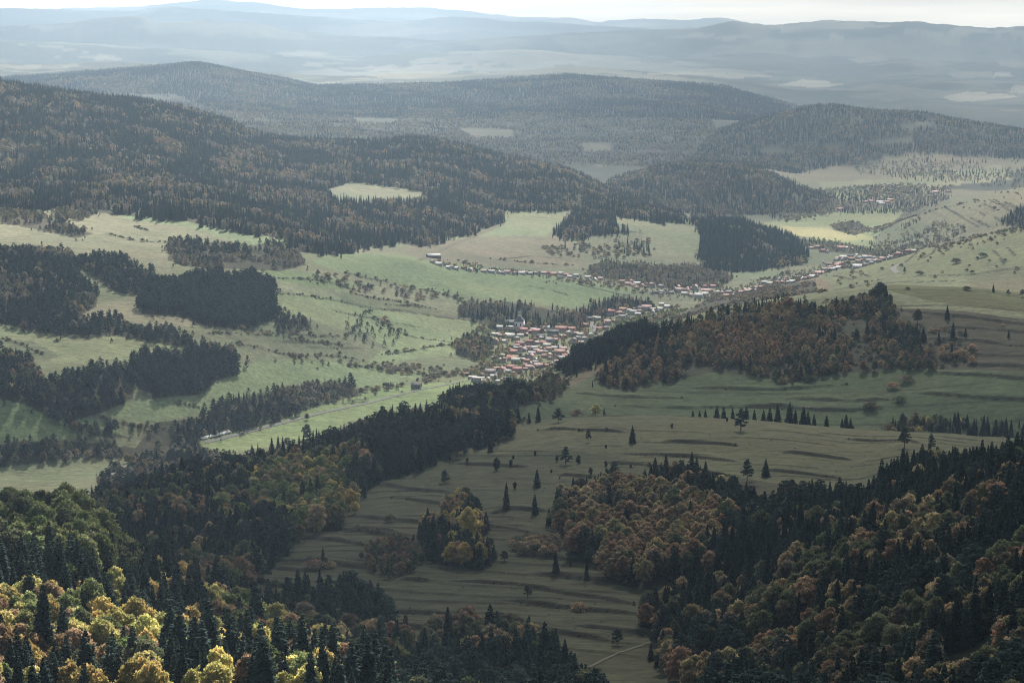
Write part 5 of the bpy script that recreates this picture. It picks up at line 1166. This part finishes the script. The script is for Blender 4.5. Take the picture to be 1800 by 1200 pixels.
def church():
    x, y, z, d = on_ground(913, 578, 2900, 3900)
    root = bpy.data.objects.new("church", None); COL.objects.link(root); root.location = (x, y, z); root.rotation_euler = (0, 0, -.2); root.scale = (1.12, 1.12, 1.12)
    root['label'] = "white village church with dark tent roof, white turret and dark spire"; root['category'] = "church"
    M_LIME = plain_material("limewash", (.82,.80,.76), .9, .2, .05, .8)
    wl = add_mesh("wall", *box(-6.5, 6.5, -6.5, 6.5, -2, 12), M_LIME, root)
    add_mesh("nave", *gable_walls(17, 10, 8, 4.6, -2), M_LIME, root).location = (-13, 2, 0)
    add_mesh("nave_roof", *gable_roof(17, 10, 8.05, 4.6, .5, .3), M_ROOF['dark'], root).location = (-13, 2, 0)
    for s in (-1, 1):
        add_mesh("window", *box(s*3-.7, s*3+.7, -6.58, -6.48, 5, 9), M_GLASS, root)
    def lathe(prof, n=8, ph=.39):
        V = []; Fq = []
        for (r, zz) in prof:
            for k in range(n): V.append((r*math.cos(ph+k*2*math.pi/n), r*math.sin(ph+k*2*math.pi/n), zz))
        for i in range(len(prof)-1):
            for k in range(n): Fq.append((i*n+k, i*n+(k+1) % n, (i+1)*n+(k+1) % n, (i+1)*n+k))
        return np.array(V, float), np.array(Fq)
    add_mesh("roof", *lathe([(10.2, 11.9), (9.6, 12.6), (7.2, 15), (4.6, 17.6), (2.9, 19.2)], 4, math.pi/4), M_ROOF['dark'], root)
    tu = add_mesh("turret", *lathe([(2.5, 18.6), (2.5, 26), (2.9, 26.2), (2.9, 26.7), (.5, 26.8)], 8), M_LIME, root)
    for a in (-1.57, -.78, -2.35): 
        w = add_mesh("louvre", *box(-.45, .45, -2.42, -2.3, 21.5, 24.5), M_GLASS, tu); w.rotation_euler = (0, 0, a+1.57)
    add_mesh("spire", *lathe([(2.8, 26.7), (3.0, 27.8), (2.2, 29.2), (1.1, 30.2), (.8, 31.2), (1.0, 32), (.5, 33.2), (.22, 36.5), (.05, 39)], 8), M_ROOF['dark'], root)
church()
# ------------------------------------------------------------------ light, sky, clouds, haze
SUN_AZ = math.radians(8); SUN_EL = math.radians(39)
SDIR = np.array([math.sin(SUN_AZ)*math.cos(SUN_EL), math.cos(SUN_AZ)*math.cos(SUN_EL), math.sin(SUN_EL)])
sd = bpy.data.lights.new("sun", 'SUN'); sd.energy = 5.0; sd.angle = math.radians(1.0); sd.color = (1, .93, .83)
so = bpy.data.objects.new("sun", sd); COL.objects.link(so)
so.rotation_euler = Vector(-SDIR).to_track_quat('-Z', 'Y').to_euler()
SKYGLOW = (11.5, 9.4, 6.6, 1)
world = bpy.data.worlds.new("World"); scene.world = world; world.use_nodes = True
nt = world.node_tree; nt.nodes.clear()
wo = N(nt, 'ShaderNodeOutputWorld'); bg = N(nt, 'ShaderNodeBackground'); bg.inputs['Strength'].default_value = .055
sky = N(nt, 'ShaderNodeTexSky', sky_type='NISHITA'); sky.sun_disc = False; sky.sun_elevation = SUN_EL; sky.sun_rotation = SUN_AZ
sky.altitude = 900; sky.air_density = 1.0; sky.dust_density = 1.5; sky.ozone_density = 1.0
tc = N(nt, 'ShaderNodeTexCoord'); sx = N(nt, 'ShaderNodeSeparateXYZ'); L(nt, tc.outputs['Generated'], sx.inputs[0])
mxz = N(nt, 'ShaderNodeMath', operation='MAXIMUM'); mxz.inputs[1].default_value = .012; L(nt, sx.outputs['Z'], mxz.inputs[0])   # the horizon dips below level from up here
cx = N(nt, 'ShaderNodeCombineXYZ'); L(nt, sx.outputs['X'], cx.inputs[0]); L(nt, sx.outputs['Y'], cx.inputs[1]); L(nt, mxz.outputs[0], cx.inputs[2])
L(nt, cx.outputs[0], sky.inputs[0])
# high overcast: long thin bands of cloud
mp = N(nt, 'ShaderNodeMapping'); mp.inputs['Scale'].default_value = (3.2, 3.2, 60); L(nt, tc.outputs['Generated'], mp.inputs[0])
cn = N(nt, 'ShaderNodeTexNoise'); cn.inputs['Scale'].default_value = 1.6; cn.inputs['Detail'].default_value = 6; cn.inputs['Roughness'].default_value = .6; L(nt, mp.outputs[0], cn.inputs['Vector'])
cr = N(nt, 'ShaderNodeMapRange'); cr.inputs['From Min'].default_value = .35; cr.inputs['From Max'].default_value = .65; cr.inputs['To Min'].default_value = .62; cr.inputs['To Max'].default_value = 1.25
L(nt, cn.outputs['Fac'], cr.inputs['Value'])
# overcast is brightest low down under the sun, grey-blue elsewhere
nv = N(nt, 'ShaderNodeVectorMath', operation='NORMALIZE'); cxy = N(nt, 'ShaderNodeCombineXYZ'); L(nt, sx.outputs['X'], cxy.inputs[0]); L(nt, sx.outputs['Y'], cxy.inputs[1]); L(nt, cxy.outputs[0], nv.inputs[0])
dp = N(nt, 'ShaderNodeVectorMath', operation='DOT_PRODUCT'); L(nt, nv.outputs[0], dp.inputs[0]); dp.inputs[1].default_value = (math.sin(SUN_AZ*.0+.10), math.cos(.10), 0)
fw = N(nt, 'ShaderNodeMapRange', interpolation_type='SMOOTHSTEP'); fw.inputs['From Min'].default_value = .55; fw.inputs['From Max'].default_value = .97; L(nt, dp.outputs['Value'], fw.inputs['Value'])
lowz = N(nt, 'ShaderNodeMapRange', interpolation_type='SMOOTHSTEP'); lowz.inputs['From Min'].default_value = .14; lowz.inputs['From Max'].default_value = .02; L(nt, sx.outputs['Z'], lowz.inputs['Value'])
gl = N(nt, 'ShaderNodeMath', operation='MULTIPLY'); L(nt, fw.outputs[0], gl.inputs[0]); L(nt, lowz.outputs[0], gl.inputs[1])
bc = N(nt, 'ShaderNodeMix', data_type='RGBA'); L(nt, gl.outputs[0], bc.inputs['Factor']); bc.inputs[6].default_value = (1.8, 2.05, 2.3, 1); bc.inputs[7].default_value = SKYGLOW
cc = N(nt, 'ShaderNodeMix', data_type='RGBA', blend_type='MULTIPLY'); cc.inputs['Factor'].default_value = 1; L(nt, bc.outputs[2], cc.inputs[6]); L(nt, cr.outputs[0], cc.inputs[7])
ms = N(nt, 'ShaderNodeMix', data_type='RGBA'); ms.inputs['Factor'].default_value = .72; L(nt, sky.outputs[0], ms.inputs[6]); L(nt, cc.outputs[2], ms.inputs[7])
L(nt, ms.outputs[2], bg.inputs['Color']); L(nt, bg.outputs[0], wo.inputs[0])

# cloud deck above the valley: closed lumpy sheet, unseen, its cover shaped to light and shade the ground
# sunshine reaching the ground, by outline of the sunny or shaded place
LIT = [  # (transmission, outline, dmin, dmax)
 (.20, [(-400,700),(2300,700),(2300,860),(-400,860)], 0, 1780),
 (.12, [(-400,840),(2300,840),(2300,1500),(-400,1500)], 0, 1500),
 (.32, [(960,850),(1100,820),(1260,850),(1300,930),(1220,1000),(1050,1010),(960,940)], 850, 1330),
 (.25, [(1300,830),(1800,840),(2100,800),(2100,1500),(1100,1500),(1240,980)], 0, 1300),
 (.30, [(860,480),(2300,480),(2300,790),(860,790)], 1640, 2480),
 (.30, [(-400,760),(420,780),(700,690),(1000,640),(1000,720),(420,860),(-400,850)], 1200, 2080),
 (1.5, [(-300,950),(0,950),(120,960),(240,985),(330,1000),(420,1060),(520,1110),(720,1190),(700,1700),(-300,1700)], 200, 860),
 (.30, [(1300,860),(1560,830),(2000,780),(2000,960),(1500,1000),(1300,1000)], 700, 1260),
 (.27, [(860,728),(2100,728),(2100,795),(1600,780),(1200,762),(860,768)], 1480, 1760),
 (.46, [(-400,560),(1000,560),(700,700),(350,790),(-400,830)], 1900, 3300),
 (.52, [(560,440),(1300,440),(1150,700),(700,690)], 2600, 4300),
 (.52, [(1150,380),(2100,280),(2100,500),(1150,620)], 2500, 5200),
 (.85, [(1360,392),(1460,396),(1545,412),(1550,426),(1480,428),(1390,418)], 4200, 5500),
 (.80, [(-400,60),(900,200),(1250,370),(900,440),(500,440),(-400,440)], 3300, 5800),
 (1.0, [(180,160),(290,168),(420,208),(440,232),(340,205),(240,182)], 5000, 5700),
 (1.0, [(900,268),(1000,295),(1070,330),(1130,352),(1130,372),(1040,345),(900,300)], 4900, 5500),
]
HCLD = 2300.
gx = np.arange(-6600, 7200, 60.); gy = np.arange(1900, 27000, 60.)
QX, QY = np.meshgrid(gx, gy)
zz = np.full(QX.shape, 250.)
for _ in range(6):
    s = (HCLD-zz)/SDIR[2]; PX = QX-SDIR[0]*s; PY = QY-SDIR[1]*s
    zz = np.where(PY > 50, ground(PX, np.maximum(PY, 50)), 250.)
pu, pv = proj(PX, np.maximum(PY, 50), zz); pd = np.hypot(PX, PY)
hd = hidden_by(PX, np.maximum(PY, 50), zz)
TR = np.full(QX.shape, .45); TR = np.where(pd < 1700, .14, TR)
TR = np.where(pd > 5800, .62, TR); TR = np.where(pd > 6500, .44+.5*sstep(1350, 250, pu), TR)
for t, poly, a, b in LIT:
    m = inpoly(pu, pv, poly) & (pd > a) & (pd < b); TR = np.where(m, t, TR)
def blur(a, n):
    for _ in range(n):
        a = np.pad(a, 1, mode='edge'); a = (a[1:-1, 1:-1]*2+a[:-2, 1:-1]+a[2:, 1:-1]+a[1:-1, :-2]+a[1:-1, 2:])/6
    return a
TR = blur(TR, 2)
TR = TR*np.where(pd > 6300, 1+.75*fbm(QX*.8, QY*.5, 2000, 3, 97), 1)
TR = np.clip(TR*(1+.30*fbm(QX, QY, 500, 4, 91)), .02, 1)
edge = np.minimum(np.minimum(QX-gx[0], gx[-1]-QX), np.minimum(QY-gy[0], gy[-1]-QY))
fade = sstep(0, 700, edge)
cover = 1-np.sqrt(TR); cover = cover*np.where(QY > gy[-1]-800, fade, 1)
n0, n1_ = QX.shape
lump = fbm(QX, QY, 600, 4, 92)
thick = 60+260*np.clip(cover, 0, 1)*(1+.5*lump)
bot = np.stack([QX, QY, np.full(QX.shape, HCLD)+40*lump], -1).reshape(-1, 3); top = np.stack([QX, QY, HCLD+thick], -1).reshape(-1, 3)
ii = np.arange(n0*n1_).reshape(n0, n1_)
q = np.stack([ii[:-1, :-1], ii[:-1, 1:], ii[1:, 1:], ii[1:, :-1]], -1).reshape(-1, 4); nb = n0*n1_
per = np.concatenate([ii[0, :], ii[1:, -1], ii[-1, -2::-1], ii[-2:0:-1, 0]])
side = np.stack([per, np.roll(per, -1), np.roll(per, -1)+nb, per+nb], -1)
m, cnt, out = new_mat("cloud")
at = N(cnt, 'ShaderNodeAttribute', attribute_name='cover')
tr = N(cnt, 'ShaderNodeBsdfTransparent'); tl = N(cnt, 'ShaderNodeBsdfTranslucent'); tl.inputs['Color'].default_value = (.5, .53, .56, 1)
mx = N(cnt, 'ShaderNodeMixShader'); L(cnt, at.outputs['Fac'], mx.inputs[0]); L(cnt, tr.outputs[0], mx.inputs[1]); L(cnt, tl.outputs[0], mx.inputs[2]); L(cnt, mx.outputs[0], out.inputs[0])
cl = add_mesh("cloud", np.concatenate([bot, top]), np.concatenate([q[:, ::-1], q+nb, side]), m)
ca = cl.data.attributes.new('cover', 'FLOAT', 'POINT'); ca.data.foreach_set('value', np.concatenate([cover.ravel(), cover.ravel()]).astype(np.float32))
cl.data.polygons.foreach_set('use_smooth', np.ones(len(cl.data.polygons), bool))
cl['kind'] = 'structure'; cl['label'] = "unseen cloud layer shaped to light and shade the valley"

# valley haze: one closed box of even, pale air
hv, hf = box(-15000, 15000, -60, 29500, float(Z.min())-1.0, max(1320.0, float(Z.max())+30))
m, hnt, out = new_mat("haze")
pv_ = N(hnt, 'ShaderNodeVolumePrincipled'); pv_.inputs['Color'].default_value = (.56, .765, 1.0, 1); pv_.inputs['Density'].default_value = 4.3e-5; pv_.inputs['Anisotropy'].default_value = .3
L(hnt, pv_.outputs[0], out.inputs['Volume'])
hz = add_mesh("haze", hv, hf, m); hz['kind'] = 'stuff'; hz['label'] = "pale blue haze filling the valley air"

scene.view_settings.view_transform = 'Standard'; scene.view_settings.look = 'None'
scene.view_settings.exposure = 1.4; scene.view_settings.gamma = 1.0
cy = scene.cycles
cy.max_bounces = 5; cy.diffuse_bounces = 2; cy.glossy_bounces = 2; cy.transmission_bounces = 3; cy.transparent_max_bounces = 10; cy.volume_bounces = 0
cy.caustics_reflective = False; cy.caustics_refractive = False
cy.use_denoising = True; cy.denoising_prefilter = 'NONE'; cy.filter_width = 1.05
